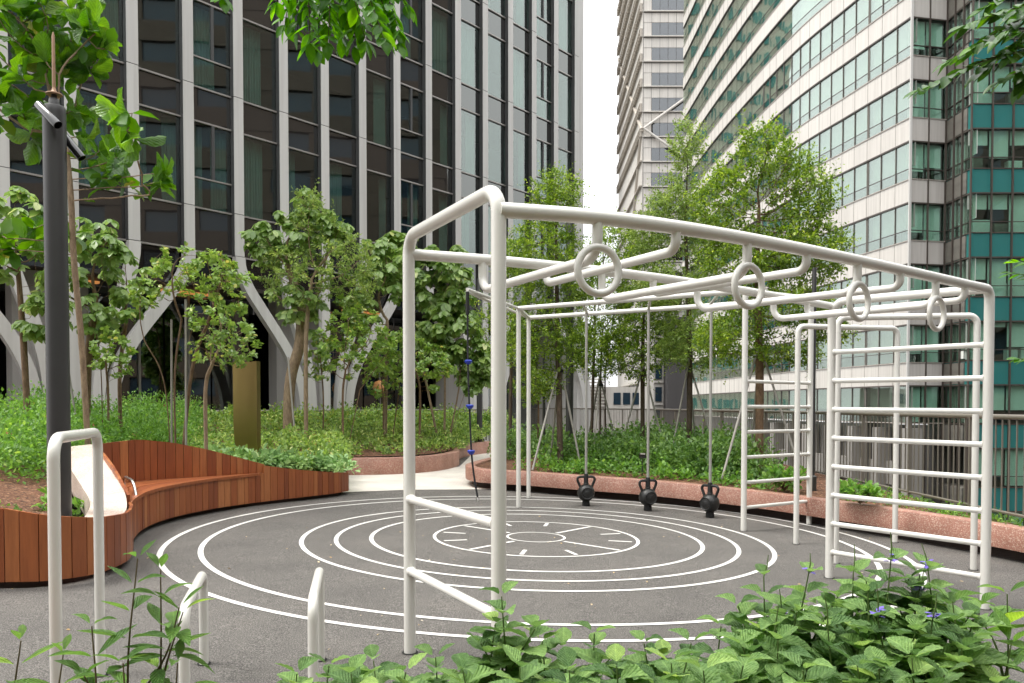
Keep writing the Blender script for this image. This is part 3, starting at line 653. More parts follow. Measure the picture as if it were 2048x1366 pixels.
# seat boards between the front line and the back line
i0, i1 = iS(8.131, -4.017), iS(11.664, -3.775); fr = resample(FRS[i0:i1+1], .12); bk = resample(BKS, .12)
bk = [bk[round(i*(len(bk)-1)/(len(fr)-1))] for i in range(len(fr))]
for j in range(6):
    t0, t1 = j/6 + .008, (j+1)/6 - .008; b = MB(); vs = []
    if j == 0: t0 = -.03
    for f_, k_ in zip(fr, bk):
        for t, z in ((t0, .585), (t1, .585), (t1, .548), (t0, .548)):
            v = f_.lerp(k_, t) if t >= 0 else f_ - (k_ - f_).normalized()*.02; vs.append(bl((v.x, v.y, z + (.003 if j == 0 else 0))))
    n = len(fr); b.add(vs, [(i*4+q, (i+1)*4+q, (i+1)*4+(q+1) % 4, i*4+(q+1) % 4) for i in range(n-1) for q in range(4)])
    b.build('seat_board', M['wood'], bench)
# pale coping that climbs along the arm, with its timber edge
b = MB(); vs = []; CP = [(-3.66, 7.05), (-3.66, 7.3), (-3.87, 7.8), (-4.2, 8.4), (-4.61, 9.0), (-4.99, 9.5), (-5.32, 9.94), (-5.3, 10.15)]
CQ = [(-3.8, 6.85), (-3.98, 7.25), (-4.29, 7.9), (-4.69, 8.5), (-5.14, 9.1), (-5.52, 9.6), (-5.78, 10.05), (-5.6, 10.3)]
A_, B2 = spline([(x, y, 0) for x, y in CP], 8), spline([(x, y, 0) for x, y in CQ], 8)
zt = [.6, .592, .615, .7, .825, .965, 1.07, 1.1]
for i, (p, q) in enumerate(zip(A_, B2)):
    k = i/8; z = interp(list(enumerate(zt)), k)
    for v, dz in ((p, 0), (q, 0), (q, -.28), (p, -.28)): vs.append(bl((v.x, v.y, z - .012 + dz)))
n = len(A_); b.add(vs, [(i*4+j, (i+1)*4+j, (i+1)*4+(j+1) % 4, i*4+(j+1) % 4) for i in range(n-1) for j in range(4)] + [(0, 1, 2, 3), tuple(range((n-1)*4, n*4))[::-1]])
b.build('coping', M['pink'], bench)
b = MB(); vs = []; EN = spline([(-2.85, 13.36, 0), (-2.95, 13.67, 0), (-3.29, 13.79, 0), (-3.63, 13.5, 0), (-3.87, 12.78, 0)], 8)
for v in EN: vs.append(bl((v.x, v.y, .44)))
vs += [bl((x, y, .44 + max(0, (13.16 - y)*.12))) for x, y in ((-3.63, 12.3), (-3.39, 12.4), (-3.05, 12.97))]
b.add(vs, [tuple(range(len(vs)))]); b.build('end_coping', M['pink'], bench)
plank_wall(spline([(-2.827, 13.41, 0), (-2.855, 13.6, 0), (-3.0, 13.75, 0), (-3.29, 13.84, 0), (-3.68, 13.55, 0)], 8), lambda v, a: .446, lambda v, a: gz(v.x) + .065, .09, .12, .03, 1, 8)
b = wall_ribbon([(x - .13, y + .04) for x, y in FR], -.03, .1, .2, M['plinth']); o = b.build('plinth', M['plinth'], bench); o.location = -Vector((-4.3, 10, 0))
# armrest hoop and the neighbouring seat's nosing
b = MB(); b.tube(fillet([bl((-4.62, 9.25, .58)), bl((-4.62, 9.25, .76)), bl((-4.34, 8.9, .74)), bl((-4.27, 8.82, .58))], .12), .016, 12); b.build('armrest', M['steel'], bench, True)
b = MB(); b.tube([bl((-6.1, 6.11, .59)), bl((-5.03, 6.16, .59)), bl((-4.28, 6.27, .59))], .02, 6); b.build('nosing', M['wood'], bench)

# ------------------------------------------------------------------ railings
def railing(name, label, pts, ztop, zbot, sp, seed, post_every=12, r=.011, zf=None):
    root = thing(name, label, 'railing', tuple(pts[0])); o0 = Vector(pts[0])
    P = [Vector(p) for p in pts]; RS_ = resample(P, sp)
    b = MB(); b.tube([p + Vector((0, 0, ztop)) - o0 for p in RS_[::4] + [RS_[-1]]], .03, 8); b.build('handrail', M['rail'], root, True)
    b = MB(); b.tube([p + Vector((0, 0, zbot)) - o0 for p in RS_[::4] + [RS_[-1]]], .02, 6); b.build('bottom_rail', M['rail'], root, True)
    b = MB(); b.box((-.5, -.5, -.5), (.5, .5, .5)); me = bpy.data.meshes.new('slat'); me.from_pydata(b.v, [], b.f); me.materials.append(M['rail'])
    for i, p in enumerate(RS_):
        post = i % post_every == 0; o = bpy.data.objects.new('post' if post else 'slat', me); C.objects.link(o); o.parent = root
        d = RS_[min(len(RS_)-1, i+1)] - RS_[max(0, i-1)]
        o.rotation_euler.z = math.atan2(d.y, d.x); zb = zbot - (.35 if post else 0)
        o.location = p - o0 + Vector((0, 0, (ztop + zb)/2)); o.scale = (.03, .05, ztop - zb) if post else (.014, .014, ztop - zb)
    return root
railing('railing', 'bronze slatted railing along the right edge of the deck', [(5.9, 5.2, 0), (5.72, 9, 0), (5.74, 14.5, 0), (5.25, 24, 0), (4.6, 30, 0), (2.2, 36, 0), (1, 38, 0)], 1.47, .36, .125, 1)
q0 = Vector((-9.59, 23.45, 0)); uu = Vector((u_.x, u_.y, 0)); nn = Vector((.754, -.657, 0))
railing('railing', 'low railing in front of the finned tower behind the flower bed', [q0 + uu*-2.6 + nn*1.0, q0 + uu*12 + nn*1.0], 1.44, .55, .15, 2, 16)

# unseen block added behind the viewpoint to darken the tubes' near sides
rear = thing('rear_shade_block', 'unseen brown block added behind the viewpoint to shade the white tubes', 'building', (0, -13, -30))
block('body', M['brown'], (0, -4, 23), (70, 8, 46), rear)
for f in range(4):
    block('window_band', M['bglass'], (0, .05, 31.6 + 4*f), (68, .1, 1.9), rear); block('stone_band', M['brown'], (0, .1, 33.6 + 4*f), (69, .3, 1.9), rear)

# beige slab far up the street, mirrored in the curved green facade
bs = thing('beige_building', 'beige block with many windows mirrored in the curved green glass', 'building', (-8, 152, -30))
block('body', M['beige'], (0, 8.2, 60), (40, 16, 120), bs)
for f in range(26):
    b = MB()
    for k in range(13): b.box((-18.8 + 3*k, -.05, 11 + 4*f), (-17.1 + 3*k, .3, 13 + 4*f))
    b.build('window_band', M['gspan'], bs)
# ================================================================== FITNESS EQUIPMENT
RP = .0385
def pipe(name, pts, r, parent, fil=.1, n=18, m='white'):
    o0 = parent.location
    b = MB(); b.tube([Vector(p) - o0 for p in (fillet(pts, fil) if len(pts) > 2 and fil else pts)], r, n); return b.build(name, M[m], parent, True)
mf = thing('monkey_bars', 'big white tubular monkey bar frame with hanging rings and end ladder', 'climbing frame', (1.7, 5.6, 0))
OUT = spline([(-.06, 3.84, 2.56), (.45, 4.0, 2.56), (1.06, 4.32, 2.56), (1.83, 4.84, 2.56), (2.75, 5.53, 2.56), (3.92, 6.44, 2.56)], 8)
INN = spline([(-.652, 4.96, 2.56), (-.1, 5.18, 2.56), (.56, 5.53, 2.56), (1.2, 5.95, 2.56), (2.0, 6.58, 2.56), (3.08, 7.53, 2.56)], 8)
A, B_, C_, D_ = (-.066, 3.85), (-.655, 4.96), (3.935, 6.44), (3.08, 7.52)
pipe('post', [(A[0], A[1], gz(A[0])), (A[0], A[1], 2.67), (B_[0], B_[1], 2.67), (B_[0], B_[1], gz(B_[0]))], RP, mf, .12)
pipe('post', [(D_[0], D_[1], gz(D_[0])), (D_[0], D_[1], 2.6), (C_[0] - .03, C_[1] + .03, 2.565)], RP, mf, .14)
pipe('post', [(C_[0], C_[1], gz(C_[0])), (C_[0], C_[1], 2.4)], RP, mf, 0)
b = MB(); b.tube([Vector(p) - mf.location for p in OUT[:-3]] + [Vector(p) - mf.location for p in fillet([OUT[-3], Vector((C_[0], C_[1], 2.56)), Vector((C_[0], C_[1], 2.395))], .08)], RP, 18); b.build('beam', M['white'], mf, True); pipe('beam', INN, RP*.9, mf, 0)
def rung(name, p, q, r, pr, parent):
    # a tube with a narrow weld collar where it meets each post
    p, q = Vector(p) - parent.location, Vector(q) - parent.location; d = (q - p).normalized(); b = MB(); b.tube([p, q], r, 16)
    for e, sg in ((p, 1), (q, -1)): b.tube([e + d*sg*(pr - .012), e + d*sg*(pr + .004), e + d*sg*(pr + .012)], [r + .009, r + .006, r + .001], 16)
    return b.build(name, M['white'], parent, True)
for z in (1.005, .545): rung('rung', (A[0], A[1], z + .005), (B_[0], B_[1], z), .026, RP, mf)
for k in range(8):
    z = 2.115 - .276*k; rung('ladder_rung', (C_[0], C_[1], z - .01), (D_[0], D_[1], z), .024, RP, mf)
def on(curve, X):
    for p, q in zip(curve, curve[1:]):
        if p.x <= X <= q.x: return p.lerp(q, (X - p.x)/(q.x - p.x))
    return curve[-1]
def ratio(curve, px):
    f = lambda v: 1024 + 1557*v.x/v.y
    for p, q in zip(curve, curve[1:]):
        if f(p) <= px <= f(q): return p.lerp(q, (px - f(p))/(f(q) - f(p)))
    return curve[-1]
OPX = (1194, 1350, 1492, 1610, 1712, 1797, 1868, 1926)
IPX = (965, 1092, 1203, 1305, 1393, 1472, 1545, 1612)
for k, (a, c) in enumerate(zip(OPX, IPX)):
    p, q = ratio(OUT, a), ratio(INN, c); dz = Vector((0, 0, -.205 if k % 2 == 0 else -.125))
    pipe('drop_bar', [p, p + dz, q + dz, q], .027, mf, .105 if k % 2 == 0 else .085)
    if k % 2 == 0:
        t = (on(OUT, p.x + .05) - on(OUT, p.x - .05)).normalized()
        c_ = p + Vector((0, 0, -.15 - .12)) + Vector((t.y, -t.x, 0))*.01
        ring = [c_ + (t*math.cos(2*math.pi*i/40) + Vector((0, 0, 1))*math.sin(2*math.pi*i/40))*.118 for i in range(40)]
        b = MB(); b.tube([v - mf.location for v in ring], .0195, 14, closed=True); b.build('ring', M['white'], mf, True)
def feet(root, pts, r):  # dark rings laid around the feet as painted contact shade
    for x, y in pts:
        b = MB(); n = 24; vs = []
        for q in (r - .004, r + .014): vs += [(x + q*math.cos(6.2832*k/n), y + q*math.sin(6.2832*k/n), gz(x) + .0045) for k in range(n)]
        b.add(vs, [(k, (k+1) % n, n + (k+1) % n, n + k) for k in range(n)]); o = b.build('contact_shade_ring', M['rubberblack'], root); o.location = -root.location
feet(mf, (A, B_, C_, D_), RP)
# two pull-up portals
for lab, p, q, z, nm in (('nearer white pull-up bar portal right behind the end ladder', (3.444, 8.25), (4.807, 8.07), 2.53, 0), ('farther and lower-looking white pull-up bar portal behind the end ladder', (3.451, 9.42), (4.79, 9.7), 2.56, 1)):
    pu = thing('pull_up_bar', lab, 'pull-up bar', (*p, gz(p[0])), group='white pull-up portals')
    r = .033
    pipe('post', [(*p, gz(p[0])), (*p, z - .16)], r, pu, 0); pipe('post', [(*q, gz(q[0])), (*q, z - .16)], r, pu, 0)
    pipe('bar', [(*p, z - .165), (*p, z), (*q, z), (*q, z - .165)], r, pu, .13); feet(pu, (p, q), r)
# kettlebell frame: two rails on four posts, ladder at one end, rope arm at the other
kf = thing('kettlebell_station', 'tall white frame holding three kettlebells on poles and a side ladder', 'fitness frame', (1.5, 12, 0))
L1, L2, K1, K2 = (3.09, 10.352), (4.257, 11.12), (.102, 12.2), (.288, 13.5)
ZT = 3.12
for p, r in ((L1, .038), (L2, .038), (K1, .036), (K2, .036)): pipe('post', [(*p, gz(p[0])), (*p, ZT)], r, kf, 0)
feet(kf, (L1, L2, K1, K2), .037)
for p, q in ((K1, L1), (K2, L2)): pipe('rail', [(*p, ZT), (*q, ZT)], .036, kf, 0)
pipe('rail', [(*L1, ZT), (*L2, ZT)], .036, kf, 0); pipe('rail', [(*K1, ZT), (*K2, ZT)], .036, kf, 0)
TIP = Vector((-.59, 10.36, ZT + .02))
for p in (K1, K2): pipe('rope_arm', [(*p, ZT), TIP + Vector((0, 0, 0 if p is K1 else -.03))], .024, kf, 0)
for k in range(6):
    z = 1.925 - .337*k; rung('ladder_rung', (*L1, z), (*L2, z - .005), .024, .038, kf)
# climbing rope with grips
rope = thing('climbing_rope', 'black rope with blue grips dangling from the white arm', 'rope', tuple(TIP))
pts = spline([TIP - Vector((0, 0, .03)), at(936, 730, 10.36), at(939, 815, 10.37), at(943, 906, 10.38), at(949, 960, 10.38), at(955, 994, 10.38)], 8)
b = MB(); b.tube([p - TIP for p in pts], .013, 8); cord = b.build('cord', M['rope'], rope, True)
b = MB(); b.tube([pts[0] - TIP, pts[0] - TIP - Vector((0, 0, .3))], .024, 10); b.build('top_sleeve', M['rubberblack'], rope, True)
for py in (724, 813, 904):
    c_ = at(937 + (py - 724)*.03, py, 10.36) - TIP
    b = MB(); b.lathe([(.014, -.035), (.03, -.03), (.05, .0), (.052, .016), (.04, .026), (.014, .02)], 20, c_); b.build('grip', M['blue'], cord, True)
b = MB(); e = pts[-1] - TIP; b.tube([e + Vector((math.cos(a)*.018, 0, -.03 + math.sin(a)*.03)) for a in [2*math.pi*i/16 for i in range(16)]], .007, 8, closed=True); b.build('end_hook', M['steel'], cord, True)
# kettlebells on guide poles
def kettlebell(p, yaw, label, num):
    t = thing('kettlebell', label, 'kettlebell', (*p, gz(p[0])), yaw, 'kettlebells on guide poles')
    b = MB(); b.lathe([(.062, 0), (.064, .02), (.058, .1), (.056, .12)], 24); b.build('base_stub', M['rubberblack'], t, True)
    prof = [(.03, .09)] + [(.141*math.cos(a), .215 + .141*math.sin(a)) for a in [R(x) for x in range(-75, 76, 10)]] + [(.045, .36), (.04, .375)]
    b = MB(); b.lathe(prof, 36); wt = b.build('weight', M['iron'], t, True)
    b = MB(); b.lathe([(.098, .0), (.1, .012), (.092, .018), (.086, .012), (.07, .012), (.066, .019), (.058, .02), (.03, .013), (.005, .013)][::1], 32, (0, -.112, .215), (0, -1, 0)); b.build('face_disc', M['iron'], wt, True)
    cu = bpy.data.curves.new('number', 'FONT'); cu.body = num; cu.size = .085; cu.extrude = .004; cu.align_x = 'CENTER'; cu.align_y = 'CENTER'
    fo = bpy.data.objects.new('number_text', cu); C.objects.link(fo); bpy.context.view_layer.update()
    nm = bpy.data.meshes.new_from_object(fo.evaluated_get(bpy.context.evaluated_depsgraph_get())); bpy.data.objects.remove(fo, do_unlink=True)
    nm.materials.clear(); nm.materials.append(M['iron'])
    o = bpy.data.objects.new('number', nm); C.objects.link(o); o.parent = wt; o.location = (0, -.128, .215); o.rotation_euler = (R(90), 0, 0)
    b = MB(); b.tube(fillet([(-.09, 0, .3), (-.165, 0, .475), (.165, 0, .475), (.09, 0, .3)], .07), .021, 14); b.build('handle', M['iron'], t, True)
    b = MB(); b.lathe([(.038, .35), (.036, .5), (.034, .52), (.03, .525)], 20); b.build('collar', M['rubberblack'], t, True)
    b = MB(); b.tube([(0, 0, .5), (0, 0, ZT - gz(p[0]))], .0215, 16); b.build('guide_pole', M['galv'], t, True)
    return t
KB = [(1.204, 12.63, 'kettlebell on a pole, nearest to the two slim posts', '12'), (2.134, 12.2, 'middle one of the three black kettlebells on poles', '8'), (2.956, 11.59, 'turned kettlebell on a pole, beside the farther white ladder', '12')]
for (x, y, lab, num), yaw in zip(KB, (R(4), R(14), R(-48))):
    kettlebell((x, y), yaw, lab, num)
    yf = K1[1] + (L1[1] - K1[1])*(x - .1 - K1[0])/(L1[0] - K1[0])
    dv = Vector((.16, 1.05, 0)); f = Vector((x, y, ZT)) - dv; g = Vector((x, y, ZT)) + dv
    def hit(p, q):  # where the crossbar's line meets a rail, in plan
        p, q = Vector((*p, ZT)), Vector((*q, ZT)); r_ = q - p; den = dv.x*r_.y - dv.y*r_.x
        s = ((p.x - x)*r_.y - (p.y - y)*r_.x)/den; return Vector((x, y, ZT)) + dv*s
    pipe('crossbar', [hit(K1, L1), hit(K2, L2)], .022, kf, 0)
# dip and stretch bars, front left
def ubar(label, p, q, z, r):
    t = thing('dip_bar', label, 'exercise bar', (*p, gz(p[0])), group='white dip bars in the foreground')
    r_ = r
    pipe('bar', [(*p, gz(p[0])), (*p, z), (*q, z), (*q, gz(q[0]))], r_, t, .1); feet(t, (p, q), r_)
    return t
ubar('tallest white inverted U bar at the far left front', (-2.1, 3.56), (-2.36, 4.43), 1.45, .027)
ubar('low white U bar, left one of the two short hoops', (-1.62, 3.82), (-1.858, 4.66), .595, .027)
ubar('low white U bar, right one of the two short hoops', (-1.03, 4.0), (-1.185, 4.78), .595, .027)

# ------------------------------------------------------------------ lamp posts, totem, lights
lp = thing('lamp_post', 'charcoal lamp post with two tilted spotlights and a copper rod', 'lamp post', (-4.31, 7.4, .45))
b = MB(); b.lathe([(.1, -.1), (.1, 3.9), (.097, 3.95), (.09, 3.965), (.02, 3.965)], 32); b.build('post', M['lamp'], lp, True)
b = MB(); b.lathe([(.05, 3.965), (.045, 4.03), (.025, 4.05), (.025, 4.08)], 20); b.build('neck', M['lamp'], lp, True)
b = MB(); b.lathe([(.072, 4.075), (.07, 4.085), (.03, 4.1), (.02, 4.115), (.014, 4.15)], 20); b.build('collar', M['copper'], lp, True)
b = MB(); b.tube([(0, 0, 4.1), (0, 0, 4.62), (0, 0, 4.66)], [.016, .014, .004], 12); b.build('rod', M['copper'], lp, True)
for p, q in (((-.06, -.15, 3.93), (.15, -.2, 3.72)), ((.02, .1, 3.74), (.19, .12, 3.52))):
    p, q = Vector(p), Vector(q); ax = (q - p).normalized(); ln = (q - p).length
    b = MB(); b.lathe([(.036, 0), (.042, .008), (.042, ln), (.036, ln), (.034, ln - .05), (.005, ln - .05)], 24, p, ax); sp_ = b.build('spotlight', M['gloss'], lp, True)
    b = MB(); mid = p.lerp(q, .35); b.tube([mid, (0, 0, mid.z - .03)], .015, 8); b.build('bracket', M['lamp'], sp_, True)
for nm, lab, px, Y, zt, r in (('lamp_post', 'thick charcoal lamp post among the slim trees in the middle', 1139, 17, 6.2, .085), ('lamp_post', 'thin charcoal post left of the slim tree trunks', 1088, 19, 2.9, .035), ('lamp_post', 'charcoal post rising from the flower bed near the rope', 959, 26, 5.6, .095), ('lamp_post', 'slim black lamp post beside the farther white ladder', 1626, 12.1, 3.5, .034)):
    x = (px - 1024)*Y/1557; t = thing(nm, lab, 'lamp post', (x, Y, .2))
    b = MB(); b.lathe([(r, 0), (r, zt), (r*.9, zt + .03), (.005, zt + .035)], 20); b.build('post', M['lamp'], t, True)
    b = MB(); b.lathe([(r*1.8, 0), (r*1.8, .3), (r, .32)], 20); b.build('base_plate', M['lamp'], t, True)
tt = thing('totem_sign', 'brass totem sign standing in the flower bed', 'sign', (-3.86, 11.2, .35), R(-14))
tt.location = ((489 - 1024)*13.0/1557, 13.0, .35)
b = MB(); pr = [(-.19, 1.98), (.19, 1.98), (.19, 0), (.02, 0), (-.06, .2), (-.12, .42), (-.16, .62), (-.185, .9)]
vs = [(x, -.04, z) for x, z in pr] + [(x, .04, z) for x, z in pr]; n = len(pr)
b.add(vs, [tuple(range(n))[::-1], tuple(range(n, 2*n))] + [(i, (i+1) % n, n + (i+1) % n, n + i) for i in range(n)]); b.build('panel', M['brass'], tt)
b = MB(); b.box((.192, -.06, 0), (.27, .05, 1.985)); b.build('edge_post', M['brass'], tt)
gl = thing('garden_light', 'small black spotlight box among the shrubs behind the kettlebells', 'light', tuple(at(1285, 912, 14.2)))
b = MB(); b.box((-.06, -.05, -.04), (.06, .05, .06)); b.build('housing', M['gloss'], gl); b = MB(); b.box((-.045, -.056, .03), (.045, -.051, .055)); b.build('lens', M['tower'], gl)
b = MB(); b.tube([(0, 0, -.04), (0, 0, -.4)], .012, 8); b.build('spike', M['lamp'], gl)
for i, (px, py, Y) in enumerate(((378, 752, 26.2), (759, 775, 30.2))):
    g = thing('globe_lamp', ('warm globe lamp in the lobby behind the multi-stem tree', 'warm globe lamp in the lobby, nearer to the thick white post')[i], 'lamp', tuple(at(px, py, Y)))
    b = MB(); b.lathe([(.02, -.28), (.17, -.22), (.25, -.05), (.25, .05), (.17, .22), (.02, .28)], 20); b.build('shade', M['warm2'] if 'warm2' in M else M['copper'], g, True)
    b = MB(); b.tube([(0, 0, -.28), (0, 0, -1.9)], .02, 8); b.build('stand', M['lamp'], g)
# ================================================================== PLANTS
def mesh_np(name, V, quads, m, parent=None, smooth=False):
    """V (n,3) array, quads (k,4) array"""
    me = bpy.data.meshes.new(name); n, k = len(V), len(quads)
    me.vertices.add(n); me.vertices.foreach_set('co', np.asarray(V, np.float32).ravel())
    me.loops.add(k*4); me.loops.foreach_set('vertex_index', np.asarray(quads, np.int32).ravel())
    me.polygons.add(k); me.polygons.foreach_set('loop_start', np.arange(0, k*4, 4, dtype=np.int32))
    if smooth: me.polygons.foreach_set('use_smooth', np.ones(k, bool))
    me.update(calc_edges=True); me.materials.append(m)
    o = bpy.data.objects.new(name, me); C.objects.link(o)
    if parent: o.parent = parent
    return o
def unit(a): return a/np.maximum(np.linalg.norm(a, axis=-1, keepdims=True), 1e-9)
SMALL = (np.array([(0, 0, 0), (.24, .5, .07), (0, .5, 0), (-.24, .5, .07), (0, 1, -.06)], float), np.array([(0, 1, 4, 2), (0, 2, 4, 3)]))
BROAD = (np.array([(0, 0, 0), (.3, .38, .06), (.26, .75, .03), (0, 1, -.08), (-.26, .75, .03), (-.3, .38, .06), (0, .5, -.02)], float), np.array([(0, 1, 2, 6), (6, 2, 3, 3), (0, 6, 4, 5), (6, 3, 3, 4)]))
BROAD = (np.array([(0, 0, 0), (.27, .4, .07), (.24, .75, .03), (0, 1, -.1), (-.24, .75, .03), (-.27, .4, .07), (0, .45, 0), (0, .78, -.03)], float), np.array([(0, 1, 2, 6), (6, 2, 3, 7), (0, 6, 4, 5), (6, 7, 3, 4)]))
def leaf_cloud(name, P, D, U, S, m, tmpl, parent=None):
    D = unit(D); B = unit(np.cross(D, U)); Nn = np.cross(B, D); tv, tf = tmpl; S = S[:, None, None]
    V = P[:, None, :] + S*(tv[None, :, 0:1]*B[:, None] + tv[None, :, 1:2]*D[:, None] + tv[None, :, 2:3]*Nn[:, None])
    k = len(tv); Q = (tf[None] + (np.arange(len(P))*k)[:, None, None]).reshape(-1, 4)
    return mesh_np(name, V.reshape(-1, 3), Q, m, parent)
def colonize(rg, trunk, att, step, infl, kill, iters=120, up=.08, jit=.12, maxn=2600):
    """grow a branching skeleton from the trunk nodes towards attraction points"""
    pos = [np.array(p, float) for p in trunk[0]]; par = [-1] + list(range(len(pos) - 1))
    for extra in trunk[1:]:
        par.append(0); pos.append(np.array(extra[0], float))
        for p in extra[1:]: par.append(len(pos) - 1); pos.append(np.array(p, float))
    att = np.array(att); arr = np.array(pos)
    dm = np.linalg.norm(att[:, None] - arr[None], axis=2); near = dm.argmin(1); dist = dm.min(1); seen = set()
    for it in range(iters):
        if not len(att) or len(pos) > maxn: break
        ok = dist < infl
        if not ok.any(): ok = dist <= dist.min() + 1e-6
        new = []
        for i in np.unique(near[ok]):
            sel = ok & (near == i); d = unit(att[sel] - pos[i]).sum(0) + np.array([0, 0, up]) + rg.normal(0, jit, 3)*sel.sum()**.5
            d = d/max(1e-9, np.linalg.norm(d)); key = (i, tuple((d*3).round()))
            if key in seen: continue
            seen.add(key); new.append((i, pos[i] + d*step))
        if not new: 
            break
        s0 = len(pos)
        for i, p in new: par.append(int(i)); pos.append(p)
        na = np.array([p for _, p in new]); dm = np.linalg.norm(att[:, None] - na[None], axis=2); j = dm.argmin(1); dd = dm.min(1)
        up_ = dd < dist; near[up_] = s0 + j[up_]; dist[up_] = dd[up_]
        keep = dist > kill; att, near, dist = att[keep], near[keep], dist[keep]
    return np.array(pos), par
def skeleton(pos, par, r0, tip=.0035, ex=2.3):
    n = len(pos); ch = [[] for _ in range(n)]
    for i, p in enumerate(par):
        if p >= 0: ch[p].append(i)
    r = np.zeros(n)
    for i in range(n - 1, -1, -1): r[i] = tip if not ch[i] else sum(r[c]**ex for c in ch[i])**(1/ex)
    lo = tip; sc_ = r0/max(r[0], 1e-6)
    w_ = np.clip((r - lo)/max(1e-6, r[0] - lo), 0, 1); r = r*(1 + (sc_ - 1)*w_) if sc_ > 0 else r
    return ch, np.maximum(r, tip)
def limbs_mesh(pos, par, ch, r, o0):
    b = MB(); starts = [(0, None)]
    while starts:
        i, p = starts.pop(); chain = ([p] if p is not None else []) + [i]
        while ch[i]:
            c = sorted(ch[i], key=lambda k: -r[k]); starts += [(k, i) for k in c[1:]]; i = c[0]; chain.append(i)
        rad = [float(r[k]) for k in chain]
        if p is not None: rad[0] = rad[1]
        b.tube([Vector(pos[k]) - o0 for k in chain], rad, 8 if rad[0] > .03 else 5, cap=False)
    return b
def ellipsoid_pts(rg, n, c, rad, hollow=.35):
    v = unit(rg.normal(size=(n, 3))); q = (rg.uniform(hollow**3, 1, n)**(1/3))[:, None]; return np.array(c) + v*q*np.array(rad)
def env(px, py, Y, rx, rz, ry=None):
    c = at(px, py, Y); k = Y/1557; return (tuple(c), (rx*k, ry or rx*k, rz*k))
